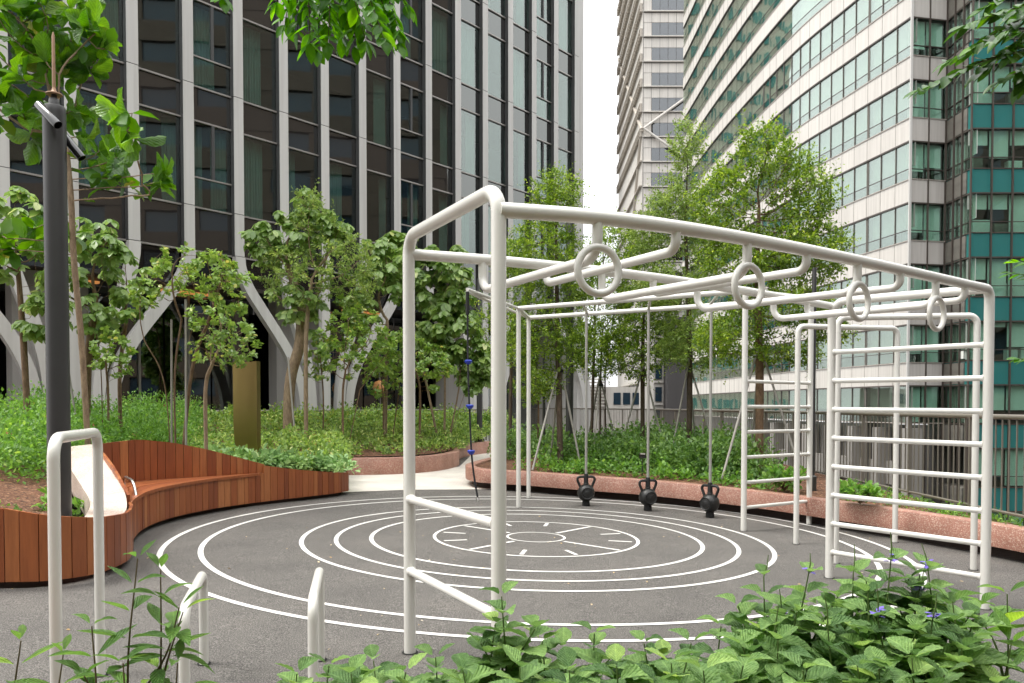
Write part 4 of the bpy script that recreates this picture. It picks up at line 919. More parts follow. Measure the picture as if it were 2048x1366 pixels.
def tree(name, label, base, path, envs, natt, style, r0, seed, leafm, barkm, step=.14, dens=1.0, size=.05, group=None, infl=.9, extra=(), up=.08, cat='tree', kill=None):
    """path: trunk points in world space (first is the base); envs: [(centre, radii, weight)]"""
    rg = np.random.default_rng(seed)
    if style == 'fine': step, natt = .1, natt*2.4
    if style == 'palmate': step, natt = .13, natt*1.7
    if style == 'rosette': step, natt = .11, natt*2.6
    path = [(path[0][0], path[0][1], .3)] + [tuple(p) for p in path[1:]]; extra = [[(e[0][0], e[0][1], .3)] + list(e[1:]) for e in extra]
    o0 = Vector(path[0]); root = thing(name, label, cat, tuple(o0), group=group)
    def dense(p): return [tuple(v) for v in resample(spline(p, 6), step)]
    att = np.concatenate([ellipsoid_pts(rg, max(4, int(natt*e[2])), e[0], e[1]) for e in envs])
    pos, par = colonize(rg, [dense(path)] + [dense(e) for e in extra], att, step, infl, kill or step*1.6, up=up)
    ch, r = skeleton(pos, par, r0); limbs_mesh(pos, par, ch, r, o0).build('trunk', M[barkm], root, True)
    sub = np.ones(len(pos), int)
    for i in range(len(pos) - 1, 0, -1): sub[par[i]] += sub[i]
    thin = np.array([i for i in range(len(pos)) if sub[i] <= (10 if style == 'fine' else 5)]); tips = np.array([i for i in range(len(pos)) if not ch[i]])
    pd = np.array([pos[i] - pos[par[i]] if par[i] >= 0 else (0, 0, 1) for i in range(len(pos))]); pd = unit(pd); oo = np.array(o0)
    if style == 'fine':
        k = max(1, int(round(4*dens))); src = np.repeat(thin, k); td = unit(pd[src]*.8 + rg.normal(0, .75, (len(src), 3)) + [0, 0, .15]); ln = rg.uniform(.08, .3, len(src))*rg.choice([1, 1, 1, 1.6], len(src))
        m = 9; t = np.tile((np.arange(m) + 1)/m, len(src)); T = np.repeat(td, m, 0)
        P = np.repeat(pos[src], m, 0) + T*(t*np.repeat(ln, m))[:, None]
        side_ = unit(np.cross(T, rg.normal(size=T.shape))); D = unit(T*.6 + side_*.9); U = unit(rg.normal(0, .55, T.shape) + [0, 0, 1])
        leaf_cloud('crown', P - oo, D, U, size*rg.uniform(.65, 1.2, len(P)), M[leafm], SMALL, root)['kind'] = 'stuff'
        pass
    elif style == 'rosette':
        src = np.concatenate([np.repeat(tips, 2), thin[rg.random(len(thin)) < .45*dens]]); m = 9
        ax = unit(pd[src] + [0, 0, .55] + rg.normal(0, .35, (len(src), 3))); cen = pos[src] + rg.normal(0, .035, (len(src), 3))
        A_ = np.repeat(ax, m, 0); e1 = unit(np.cross(ax, rg.normal(size=ax.shape))); e2 = np.cross(ax, e1); a = np.tile(np.arange(m)*2.4, len(src))
        rad = np.repeat(e1, m, 0)*np.cos(a)[:, None] + np.repeat(e2, m, 0)*np.sin(a)[:, None]
        D = unit(rad + A_*rg.uniform(-.1, .75, len(A_))[:, None]); P = np.repeat(cen, m, 0) + A_*rg.uniform(-.05, .03, len(A_))[:, None]
        leaf_cloud('crown', P - oo, D, unit(A_ + rg.normal(0, .25, A_.shape)), size*rg.uniform(.65, 1.2, len(P)), M[leafm], BROAD, root)['kind'] = 'stuff'
    elif style == 'palmate':
        src = np.concatenate([np.repeat(tips, 2), thin[rg.random(len(thin)) < .5*dens]]); m = 8
        pet = unit(pd[src]*.6 + rg.normal(0, .8, (len(src), 3)) + [0, 0, .1]); cen = pos[src] + pet*rg.uniform(.08, .22, len(src))[:, None]
        ax = unit(pet*.5 + [0, 0, 1] + rg.normal(0, .25, (len(src), 3))); A_ = np.repeat(ax, m, 0); e1 = unit(np.cross(ax, rg.normal(size=ax.shape))); e2 = np.cross(ax, e1)
        a = np.tile(np.arange(m)*2*np.pi/m, len(src)); rad = np.repeat(e1, m, 0)*np.cos(a)[:, None] + np.repeat(e2, m, 0)*np.sin(a)[:, None]
        D = unit(rad - A_*rg.uniform(.1, .9, len(A_))[:, None] + [0, 0, -.25]); P = np.repeat(cen, m, 0)
        leaf_cloud('crown', P - oo, D, unit(A_ + rg.normal(0, .12, A_.shape)), size*rg.uniform(.75, 1.2, len(P)), M[leafm], BROAD, root)['kind'] = 'stuff'
    return root, pos, ch, r, pd
def tpath(*pts): return [tuple(at(*p)) for p in pts]

# --- leaf meshes for leaves built one by one
def big_leaf(name, m, L_, W, shape, fold=.12, droop=.25, wavy=0.0, ser=0.0, n=7, cup=0):
    """two-sided-looking lamina: n rows, 5 across; shape(t)->half width share"""
    me = bpy.data.meshes.new(name); vs = []; uv = []; rg = random.Random(name)
    for i in range(n + 1):
        t = i/n; hw = W/2*shape(t)
        for j, u in enumerate((-1, -.5, 0, .5, 1)):
            x = u*hw*(1 + (ser if (i % 2 and abs(u) == 1) else 0)); y = L_*(t + .0)
            z = abs(u)*hw*fold*2 - droop*L_*t*t + wavy*W*math.sin(i*2.1 + j)*abs(u)*.5 + cup*W*(u*u)*math.sin(t*math.pi)
            vs.append((x, y, z)); uv.append((.5 + u/2*shape(t)*1.0, t))
    fs = [(i*5+j, i*5+j+1, (i+1)*5+j+1, (i+1)*5+j) for i in range(n) for j in range(4)]
    me.from_pydata(vs, [], fs); me.materials.append(m); me.polygons.foreach_set('use_smooth', [True]*len(me.polygons))
    ul = me.uv_layers.new(name='UVMap')
    for p in me.polygons:
        for li in p.loop_indices: ul.data[li].uv = uv[me.loops[li].vertex_index]
    return me
ov = lambda t: max(.02, math.sin(math.pi*min(1, t*.97 + .02))**.75*(1.1 - .35*t)*1.15)        # ovate
obv = lambda t: max(.02, math.sin(math.pi*t**1.35)**.8) if t > 0 else .03                       # obovate
fid = lambda t: max(.03, (math.sin(math.pi*min(1, t**1.25*.98 + .01))**.6)*(1 - .18*math.exp(-((t - .45)/.12)**2)))
lan = lambda t: max(.02, math.sin(math.pi*(t*.96 + .02)**.95)**1.1)
LM = {
 'mint': [big_leaf('mint_leaf', M['lf_mint'], 1, .75, ov, .14, d, .05, .07, 12, c) for d, c in ((.1, .0), (.28, .06), (.45, .1))],
 'long': [big_leaf('long_leaf', M['lf_long'], 1, .36, lan, .22, d, .02, 0, 9) for d in (.0, .2, .4)],
 'fig': [big_leaf('fig_leaf', M['lf_fig'], 1, .62, fid, .2, d, .14, 0, 8, c) for d, c in ((-.1, .15), (.15, .1), (.35, .2))],
 'over2': [big_leaf('dark_oval_leaf', M['lf_over2'], 1, .46, ov, .12, d, 0, 0, 5) for d in (.05, .2)],
 'over': [big_leaf('oval_leaf', M['lf_over'], 1, .52, ov, .12, d, 0, 0, 5) for d in (.05, .2)],
}
def put_leaf(root, kind, p, d, up, size, rg, name='leaf'):
    """one leaf object: p base (world), d direction, up normal hint"""
    d = Vector(d).normalized(); x = d.cross(Vector(up)); x = x.normalized() if x.length > 1e-4 else d.orthogonal().normalized(); z = x.cross(d)
    o = bpy.data.objects.new(name, rg.choice(LM[kind])); C.objects.link(o); o.parent = root
    mt = Matrix((x, d, z)).transposed().to_4x4(); mt.translation = Vector(p) - root.location
    o.matrix_local = mt @ Matrix.Diagonal((size*rg.uniform(.9, 1.1), size, size, 1)); return o

# ------------------------------------------------------------------ fig tree, left
figp = [(-5.75, 10.6, .4), tuple(at(166, 700, 10.5)), tuple(at(152, 520, 10.4)), tuple(at(148, 400, 10.3)), tuple(at(140, 300, 10.3))]
def fig_tree():
    rg = np.random.default_rng(11); pr = random.Random(11); o0 = Vector(figp[0]); root = thing('fig_tree', 'large-leaved fig tree with big wavy leaves behind the lamp post', 'tree', tuple(o0))
    E_ = [env(70, 190, 10.4, 140, 130, .6) + (.6,), env(150, 90, 10.5, 100, 90, .5) + (.4,), env(205, 330, 10.5, 80, 60, .3) + (.14,), env(265, 260, 8.4, 50, 60, .25) + (.22,), env(315, 370, 10.4, 40, 40, .2) + (.18,), env(30, 50, 10.3, 110, 80, .5) + (.4,), env(80, 480, 10.6, 110, 60, .4) + (.12,)]
    att = np.concatenate([ellipsoid_pts(rg, max(4, int(150*e[2])), e[0], e[1], .2) for e in E_])
    pos, par = colonize(rg, [[tuple(v) for v in resample(spline(figp, 6), .14)]], att, .13, 1.2, .2, up=.05)
    ch, r = skeleton(pos, par, .04, .008, 2.5); limbs_mesh(pos, par, ch, r, o0).build('trunk', M['bark2'], root, True)
    n = 0; tips = [i for i in range(len(pos)) if not ch[i]]
    for i in tips:
        d0 = Vector(pos[i] - pos[par[i]]).normalized()
        for k in range(pr.randint(4, 6)):
            a = k*2.4 + pr.random(); e1 = d0.orthogonal().normalized(); e2 = d0.cross(e1); rad = e1*math.cos(a) + e2*math.sin(a)
            if n > 295: break
            d = rad + d0*pr.uniform(.1, 1.1) + Vector((0, 0, pr.uniform(-.25, .25))); put_leaf(root, 'fig', Vector(pos[i]) - d0*.03*k, d, d0 + Vector((0, 0, .4)), pr.uniform(.24, .38), pr); n += 1
    for i in [j for j in range(len(pos)) if r[j] < .013 and ch[j] and j > 10]:
        if pr.random() < .3 and n < 290:
            d = Vector((pr.uniform(-1, 1), pr.uniform(-1, 1), pr.uniform(-.3, .6))); put_leaf(root, 'fig', pos[i], d, (0, 0, 1), pr.uniform(.14, .25), pr); n += 1
    sub = np.ones(len(pos), int)
    for i in range(len(pos) - 1, 0, -1): sub[par[i]] += sub[i]
    src = np.repeat(np.array([i for i in range(len(pos)) if sub[i] <= 8]), 1); v = unit(rg.normal(size=(len(src), 3)))
    leaf_cloud('foliage', pos[src] - np.array(o0), v, unit(rg.normal(0, .6, v.shape) + [0, 0, 1]), rg.uniform(.2, .34, len(src)), M['lf_figc'], BROAD, root)['kind'] = 'stuff'
fig_tree()
# ------------------------------------------------------------------ trees of the left bed
GL = 'trees in the left flower bed'; GR = 'trees in the right planter'
tree('umbrella_tree', 'umbrella tree with drooping palmate leaves at the far left', 0, tpath((60, 850, 12.5), (50, 700, 12.5), (42, 560, 12.5)), [env(40, 470, 12.5, 75, 90) + (.6,), env(90, 610, 12.5, 50, 60) + (.25,)], 90, 'palmate', .05, 21, 'lf_sch', 'bark', size=.2, group=GL, dens=1.3)
tree('umbrella_tree', 'umbrella tree with taped trunk left of the curved white legs', 0, tpath((170, 850, 13.5), (178, 720, 13.5), (195, 600, 13.5)), [env(205, 520, 13.5, 60, 80) + (.5,), env(200, 620, 13.4, 55, 50) + (.35,), env(130, 560, 13.4, 40, 60) + (.2,)], 90, 'palmate', .07, 22, 'lf_sch', 'bark', size=.19, group=GL, dens=1.4, extra=[tpath((205, 850, 13.5), (203, 740, 13.5), (190, 640, 13.5))])
tree('shrub_tree', 'multi-stem small tree with glossy rosettes in front of the white legs', 0, tpath((352, 880, 12.2), (350, 760, 12.2), (365, 640, 12.2)), [env(400, 545, 12.2, 105, 50) + (.8,), env(300, 590, 12.2, 50, 30) + (.2,), env(440, 600, 12, 60, 35) + (.3,)], 170, 'rosette', .035, 23, 'lf_ros', 'bark', size=.085, group=GL, extra=[tpath((343, 880, 12.1), (330, 770, 12.1), (290, 680, 12.1)), tpath((358, 880, 12.3), (385, 740, 12.3), (420, 640, 12.3))])
tree('shrub_tree', 'small rounded tree with glossy leaves left of the brass totem', 0, tpath((413, 880, 11.6), (411, 800, 11.6), (416, 750, 11.6)), [env(445, 680, 11.6, 75, 60) + (.8,), env(480, 715, 11.6, 40, 20) + (.2,), env(420, 640, 11.5, 50, 30) + (.3,)], 150, 'rosette', .03, 24, 'lf_ros', 'bark2', size=.08, group=GL)
tree('umbrella_tree', 'thick gnarled umbrella tree beside the brass totem', 0, tpath((575, 850, 18.3), (580, 770, 18.3), (600, 690, 18.3), (606, 620, 18.3)), [env(560, 490, 18.3, 65, 50) + (.5,), env(645, 470, 18.4, 60, 45) + (.45,), env(600, 600, 18.2, 60, 50) + (.3,), env(605, 415, 18.3, 30, 40) + (.15,)], 120, 'palmate', .13, 25, 'lf_sch', 'bark2', size=.23, group=GL, dens=1.3)
tree('young_tree', 'slender tall tree with fine pale leaves behind the brass totem', 0, tpath((612, 855, 17.9), (612, 760, 17.9), (614, 660, 17.9), (625, 560, 17.9)), [env(600, 560, 17.9, 90, 60) + (.4,), env(680, 520, 17.9, 70, 60) + (.45,), env(620, 430, 17.9, 40, 50) + (.25,), env(720, 560, 17.9, 40, 60) + (.2,)], 130, 'fine', .05, 26, 'lf_fine2', 'bark2', size=.09, group=GL, dens=.5)
tree('shrub_tree', 'bushy small tree with pale glossy leaves right of the gnarled trunk', 0, tpath((686, 865, 18), (686, 790, 18), (692, 740, 18)), [env(705, 680, 18, 75, 85) + (.8,), env(755, 700, 18, 45, 50) + (.35,)], 190, 'rosette', .03, 27, 'lf_ros', 'bark', size=.11, group=GL, extra=[tpath((690, 865, 18.1), (720, 780, 18.1))])
tree('shrub_tree', 'bushy small tree just behind the left white post', 0, tpath((838, 850, 20), (840, 780, 20), (830, 740, 20)), [env(800, 710, 20, 55, 50) + (.5,), env(855, 735, 20, 55, 50) + (.5,)], 150, 'rosette', .035, 28, 'lf_ros', 'bark', size=.12, group=GL, extra=[tpath((780, 850, 20.1), (800, 770, 20.1))])
tree('umbrella_tree', 'tall umbrella tree clump with many stems near the blue-gripped rope', 0, tpath((888, 855, 22.4), (890, 760, 22.4), (885, 640, 22.4)), [env(880, 560, 22.4, 70, 70) + (.5,), env(905, 660, 22.3, 60, 70) + (.5,), env(800, 530, 22.5, 50, 70) + (.4,), env(950, 720, 22.4, 40, 60) + (.25,)], 170, 'palmate', .07, 29, 'lf_sch', 'bark2', size=.29, group=GL, dens=1.6, extra=[tpath((893, 855, 22.3), (920, 760, 22.3), (912, 680, 22.3)), tpath((890, 855, 22.5), (935, 770, 22.5)), tpath((880, 855, 22.5), (830, 660, 22.5), (800, 580, 22.5))])
# ------------------------------------------------------------------ trees of the right planter
tree('young_tree', 'fine-leaved tree with pointed top behind the slim white posts', 0, tpath((1121, 900, 15.6), (1118, 780, 15.6), (1114, 640, 15.6), (1112, 480, 15.6), (1110, 390, 15.6)), [env(1112, 400, 15.6, 55, 60) + (.35,), env(1085, 520, 15.6, 85, 70) + (.6,), env(1150, 560, 15.6, 50, 60) + (.3,), env(1075, 660, 15.6, 70, 70) + (.5,), env(1140, 690, 15.6, 50, 60) + (.3,), env(1080, 760, 15.6, 50, 35) + (.15,)], 300, 'fine', .06, 31, 'lf_fine', 'bark3', size=.066, group=GR)
tree('young_tree', 'slim three-stemmed tree behind the leftmost kettlebell pole', 0, tpath((1183, 880, 18), (1186, 760, 18), (1190, 650, 18)), [env(1205, 600, 18, 65, 65) + (.5,), env(1200, 690, 18, 65, 70) + (.5,), env(1230, 500, 18, 60, 60) + (.35,)], 210, 'fine', .05, 32, 'lf_fine', 'bark3', size=.066, group=GR, extra=[tpath((1200, 880, 18), (1201, 760, 18), (1205, 660, 18)), tpath((1214, 880, 18.1), (1210, 760, 18.1), (1220, 680, 18.1))], dens=1.0)
tree('young_tree', 'slim dark-trunked tree behind the middle kettlebell pole', 0, tpath((1286, 880, 17.5), (1285, 760, 17.5), (1286, 640, 17.5), (1290, 560, 17.5)), [env(1290, 620, 17.5, 65, 70) + (.5,), env(1270, 700, 17.5, 70, 70) + (.5,), env(1330, 690, 17.5, 45, 40) + (.2,), env(1290, 520, 17.5, 50, 50) + (.25,)], 220, 'fine', .05, 33, 'lf_fine', 'bark3', size=.066, group=GR, dens=1.0)
tree('young_tree', 'tall pale fine-leaved tree left of the bushiest tree', 0, tpath((1378, 890, 16.5), (1379, 760, 16.5), (1376, 620, 16.5), (1370, 480, 16.5), (1372, 330, 16.5)), [env(1372, 300, 16.5, 38, 55) + (.16,), env(1345, 420, 16.5, 55, 70) + (.35,), env(1310, 470, 16.5, 55, 50) + (.2,), env(1400, 480, 16.5, 50, 60) + (.25,), env(1340, 580, 16.5, 80, 50) + (.3,), env(1390, 680, 16.5, 80, 65) + (.45,)], 300, 'fine', .06, 34, 'lf_fine2', 'bark3', size=.07, group=GR)
tree('young_tree', 'bushiest bright green tree in front of the pale office bands', 0, tpath((1519, 900, 13.8), (1519, 780, 13.8), (1516, 660, 13.8), (1512, 540, 13.8), (1515, 420, 13.8)), [env(1520, 320, 13.8, 65, 65) + (.3,), env(1450, 420, 13.8, 65, 90) + (.4,), env(1590, 400, 13.8, 75, 90) + (.4,), env(1480, 520, 13.8, 90, 60) + (.4,), env(1600, 505, 13.8, 90, 75) + (.5,), env(1560, 620, 13.8, 110, 45) + (.4,), env(1650, 660, 13.8, 50, 35) + (.14,), env(1450, 680, 13.8, 70, 50) + (.25,), env(1570, 710, 13.8, 70, 35) + (.18,)], 400, 'fine', .075, 35, 'lf_fine', 'bark', size=.07, group=GR)
# prop poles of the planter trees
def props(label, px, Y, ytop, feet):
    t = thing('tree_prop', label, 'tree prop', tuple(at(px, 900, Y)), group='tripod props of the planter trees'); o0 = t.location
    for i, (fx, dy) in enumerate(feet):
        a = at(px + (i - 1)*4, ytop, Y + .05*(i - 1)); f = at(fx, 905, Y + dy); f.z = .38
        b = MB(); b.tube([a + (a - f).normalized()*.25 - o0, f - o0], .021, 8); b.build('pole', M['prop'], t, True)
    b = MB(); b.lathe([(.075, -.03), (.08, 0), (.075, .03)], 14, at(px, ytop, Y) - o0); b.build('tie', M['tie'], t, True)
props('grey prop poles of the pointed tree behind the slim posts', 1119, 15.6, 742, [(1065, -.9), (1100, .6), (1162, -.2)])
props('grey prop poles of the slim three-stemmed tree', 1200, 18, 770, [(1170, .6), (1185, -.9), (1240, -.2)])
props('grey prop poles of the dark-trunked tree', 1286, 17.5, 745, [(1235, -.2), (1280, .7), (1335, -.4)])
props('grey prop poles of the tall pale tree', 1378, 16.5, 740, [(1340, -.2), (1395, .7), (1440, -.4)])
props('grey prop poles of the bushiest tree', 1518, 13.8, 700, [(1445, -.8), (1500, .8), (1605, -.4)])
# stakes of the left bed
for lab, p, q, r in (('white stake pole through the multi-stem tree', at(374, 600, 12), at(371, 880, 12), .018), ('shorter stake pole left of the white one', at(345, 640, 12.3), at(342, 880, 12.3), .016), ('pale leaning stake beside the gnarled trunk', at(577, 715, 18), at(594, 850, 17.8), .022), ('leaning grey stake behind the lamp post', at(130, 690, 13.2), at(172, 870, 12.8), .02)):
    q.z = .3; b = MB(); b.tube([(0, 0, 0), p - q], r, 10); o = b.build('stake', M['prop'], None, True); o.location = q; tag(o, lab, 'stake', 'stakes in the left bed')

# ------------------------------------------------------------------ ground cover and shrubs (countless)
def soil_z(o_verts, x, y): return .4
def cover(name, label, region, n_clumps, hgt, rad, per, size, m, seed, tmpl=SMALL, zbase=None, shape=.55):
    """region(rg)->(x,y,z) of a clump's foot"""
    rg = np.random.default_rng(seed); cs = np.array([region(rg) for _ in range(n_clumps)]); h = rg.uniform(*hgt, n_clumps); rr = rg.uniform(*rad, n_clumps)
    v = unit(rg.normal(size=(n_clumps, per, 3))); v[..., 2] = np.abs(v[..., 2]); q = rg.uniform(.55, 1.05, (n_clumps, per, 1))
    P = cs[:, None] + v*q*np.stack([rr, rr, h], 1)[:, None]; P = P.reshape(-1, 3); V_ = v.reshape(-1, 3)
    D = unit(V_*.6 + rg.normal(0, .6, P.shape) + [0, 0, .1]); U = unit(V_*.4 + [0, 0, .9] + rg.normal(0, .4, P.shape))
    o = leaf_cloud(name, P, D, U, size*rg.uniform(.6, 1.25, len(P)), m, tmpl); tag(o, label, kind='stuff'); return o, P, V_
def lerp_region(A, B2, t0, t1, zf, rise, cap, i0=0, i1=None):
    A, B2 = A[i0:i1], B2[i0:i1]
    def f(rg):
        u = rg.uniform(0, len(A) - 1.001); i = int(u); w_ = u - i; t = t0 + (t1 - t0)*rg.random()
        a = np.array(A[i])*(1 - w_) + np.array(A[i+1])*w_; c = np.array(B2[i])*(1 - w_) + np.array(B2[i+1])*w_; p = a + (c - a)*t
        return (p[0], p[1], gz(p[0]) + zf + min(cap, rise*t*np.linalg.norm(c - a)) - .05)
    return f
def flowers(name, label, P, V_, n, m, size, seed):
    rg = np.random.default_rng(seed); sel = rg.choice(np.where(V_[:, 2] > .45)[0], n); q = P[sel] + V_[sel]*.05
    k = 5; c = np.repeat(q, k, 0) + rg.normal(0, size*.5, (n*k, 3)); D = unit(rg.normal(size=c.shape) + [0, -.3, .6])
    o = leaf_cloud(name, c, D, unit(rg.normal(size=c.shape)), np.full(len(c), size), m, SMALL); tag(o, label, kind='stuff')
o, P, V_ = cover('ground_cover', 'yellow-flowered lantana ground cover filling the left bed', lerp_region(LA, LBk, .03, .95, .4, .06, .55, 8), 760, (.12, .42), (.16, .42), 90, .085, M['lf_gc'], 51, BROAD)
flowers('lantana_flowers', 'tiny yellow and orange lantana blossoms over the left bed', P, V_, 700, M['yellow'], .03, 52); flowers('lantana_flowers', 'tiny pink blossoms over the left bed', P, V_, 160, M['pinkp'], .026, 53)
cover('shrubs', 'loose taller shrubs at the back of the flower bed before the finned tower', lerp_region(LA, LBk, .55, .97, .4, .06, .55, 7), 150, (.3, .75), (.2, .45), 95, .1, M['lf_ros'], 64, BROAD)
o, P, V_ = cover('hedge', 'tall feathery green hedge plants behind the lamp post', lerp_region(LA, LBk, .2, .75, .4, .06, .55, 2, 9), 150, (.55, .95), (.35, .6), 300, .075, M['lf_hedge'], 54)
flowers('ixora_flowers', 'small pink flower heads in the feathery hedge', P, V_, 60, M['pinkp'], .03, 55)
cover('ground_cover', 'leafy vine spilling over the bench back', lambda rg: (lambda t: (-5.0 + 1.9*t + rg.normal(0, .12), 11.75 + 1.9*t + rg.normal(0, .12), .75 - .3*t))(rg.random()), 60, (.15, .3), (.2, .35), 45, .11, M['lf_vine'], 56, BROAD)
cover('bed_plants', 'sparse thin-leaved plants in the mulch at the far left', lambda rg: (rg.uniform(-6.2, -4.6), rg.uniform(7.0, 8.6), .4), 26, (.12, .35), (.1, .22), 34, .12, M['lf_hedge'], 57)
def rreg(t0, t1, i0=0, i1=None): return lerp_region(RA, RB, t0, t1, .33, .05, .25, i0, i1)
nR = len(RA); iA = min(range(nR), key=lambda i: abs(RA[i][1] - 14.4) + abs(RA[i][0] - .3)); iB = min(range(nR), key=lambda i: abs(RA[i][1] - 10.6) + abs(RA[i][0] - 4.6))
cover('shrubs', 'mass of leafy green shrubs in the planter behind the kettlebells', rreg(.14, .6, iA - 1, iB), 190, (.45, .85), (.3, .5), 170, .09, M['lf_shrub'], 58, BROAD)
cover('shrubs', 'thin front row of young shrubs along the red planter wall', rreg(.05, .2, iA - 1, iB), 70, (.2, .45), (.15, .3), 60, .085, M['lf_hedge'], 59, BROAD)
cover('shrubs', 'dark shrubs beside the pale path at the back', lambda rg: (rg.uniform(-.2, 1.6), rg.uniform(17, 24), .4), 40, (.4, .8), (.3, .5), 130, .1, M['lf_shrub'], 60, BROAD)
cover('ground_cover', 'low fern-like cover in the narrow planter by the railing', rreg(.2, .9, iB, nR - 1), 90, (.08, .2), (.12, .25), 60, .05, M['lf_hedge'], 61)
for lab, px, py, Y, s, seed in (('leafy bush in the planter behind the big ladder', 1722, 985, 10.3, 1.0, 62), ('low spreading bush in the planter left of the big ladder', 1570, 950, 11.9, 1.2, 63)):
    c = at(px, py, Y); c.z = .3
    rg = np.random.default_rng(seed); t = thing('bush', lab, 'bush', tuple(c)); n = 46; b = MB()
    P_, D__ = [], []
    for k in range(n):
        a = rg.uniform(0, 6.28); d = np.array([math.cos(a)*rg.uniform(.2, 1), math.sin(a)*rg.uniform(.2, 1), rg.uniform(.4, 1)]); e = d*.28*s; b.tube([(0, 0, 0), tuple(e*.5 + [0, 0, .03]), tuple(e)], .004, 4)
        for j in range(7): P_.append(e*rg.uniform(.6, 1.05)); D__.append(d + rg.normal(0, .7, 3))
    b.build('stems', M['bark'], t); P_ = np.array(P_); leaf_cloud('foliage', P_, np.array(D__), unit(rg.normal(0, .4, P_.shape) + [0, 0, 1]), .1*rg.uniform(.7, 1.2, len(P_)), M['lf_hedge'], BROAD, t)['kind'] = 'stuff'

# ------------------------------------------------------------------ foreground planter and its plants
fp = thing('planter', 'planter box with leafy plants along the bottom edge', 'planter', (0, 0, 0))
b = MB(); b.box((-3.6, 2.92, -.1), (4.4, 3.08, .4)); b.box((-3.6, .9, -.1), (4.4, 1.06, .4)); b.box((-3.6, 1.06, -.1), (-3.44, 2.92, .4)); b.box((4.24, 1.06, -.1), (4.4, 2.92, .4)); b.build('wall', M['red'], fp)
b = MB(); b.box((-3.44, 1.06, -.1), (4.24, 2.92, .34)); b.build('soil', M['mulch'], fp)
def mint_plant(label, top, lean, n, size, seed, spikes=0, kind='mint', stemm='stem', side_stems=4, gap=.044, name='leafy_plant'):
    """upright stem with opposite leaf pairs; top = world point of its tip"""
    rg = random.Random(seed); top = Vector(top); base = Vector((top.x - lean[0], top.y - lean[1], .33)); root = thing(name, label, 'plant', tuple(base), group='foreground plants')
    stems = [(base, top)]
    for k in range(side_stems):
        a = rg.uniform(0, 6.28); s = base.lerp(top, rg.uniform(.25, .5)); e = top + Vector((math.cos(a)*rg.uniform(.07, .17), math.sin(a)*rg.uniform(.05, .14), -rg.uniform(.03, .2))); stems.append((s, e))
    b = MB()
    for si, (s, e) in enumerate(stems):
        mid = s.lerp(e, .5) + Vector((rg.uniform(-.03, .03), rg.uniform(-.02, .02), 0)); pts = spline([s, mid, e], 6)
        b.tube([p - base for p in pts], [.0055*(1 - .6*i/(len(pts)-1)) for i in range(len(pts))], 6)
        L_ = sum((q - p).length for p, q in zip(pts, pts[1:])); m = max(2, min(n, int(L_/gap))); R_ = resample(pts, L_/(m + .01)/1.0)[::-1]; a0 = rg.uniform(0, 3.14)
        for i, p in enumerate(R_[:m]):
            f = i/max(1, m - 1); sz = size*(.55 + .5*min(1, f*2.2 + .1))*rg.uniform(.85, 1.12)
            for h in (0, math.pi):
                a = a0 + i*1.57 + h + rg.uniform(-.25, .25); el = .75 - .75*min(1, f*1.6) + rg.uniform(-.15, .15)
                d = Vector((math.cos(a), math.sin(a), el)); put_leaf(root, kind, p + d*.012, d, (rg.uniform(-.2, .2), rg.uniform(-.2, .2), 1), sz, rg)
        if i == 0: pass
    b.build('stem', M[stemm], root, True)
    for k in range(spikes):
        s, e = stems[k % len(stems)]; q = e + Vector((rg.uniform(-.02, .02), rg.uniform(-.02, .02), rg.uniform(.06, .12)))
        b = MB(); b.tube([e - base, e.lerp(q, .5) - base + Vector((.004, 0, 0)), q - base], [.0022, .0026, .0012], 6); sp_ = b.build('flower_spike', M['stem'], root, True)
        if rg.random() < .75:
            b = MB(); c_ = e.lerp(q, rg.uniform(.05, .3)) - base
            for j in range(9):
                a = j*2.4; u = Vector((math.cos(a), math.sin(a), rg.uniform(-.4, .6))); v_ = u.cross(Vector((0, 0, 1))).normalized()*.006
                p = c_ + Vector((0, 0, rg.uniform(-.012, .012))); b.add([p, p + u*.018 + v_*1.5, p + u*.026, p + u*.018 - v_*1.5], [(0, 1, 2, 3)])
            b.build('blossom', M['purple'], sp_)
    return root
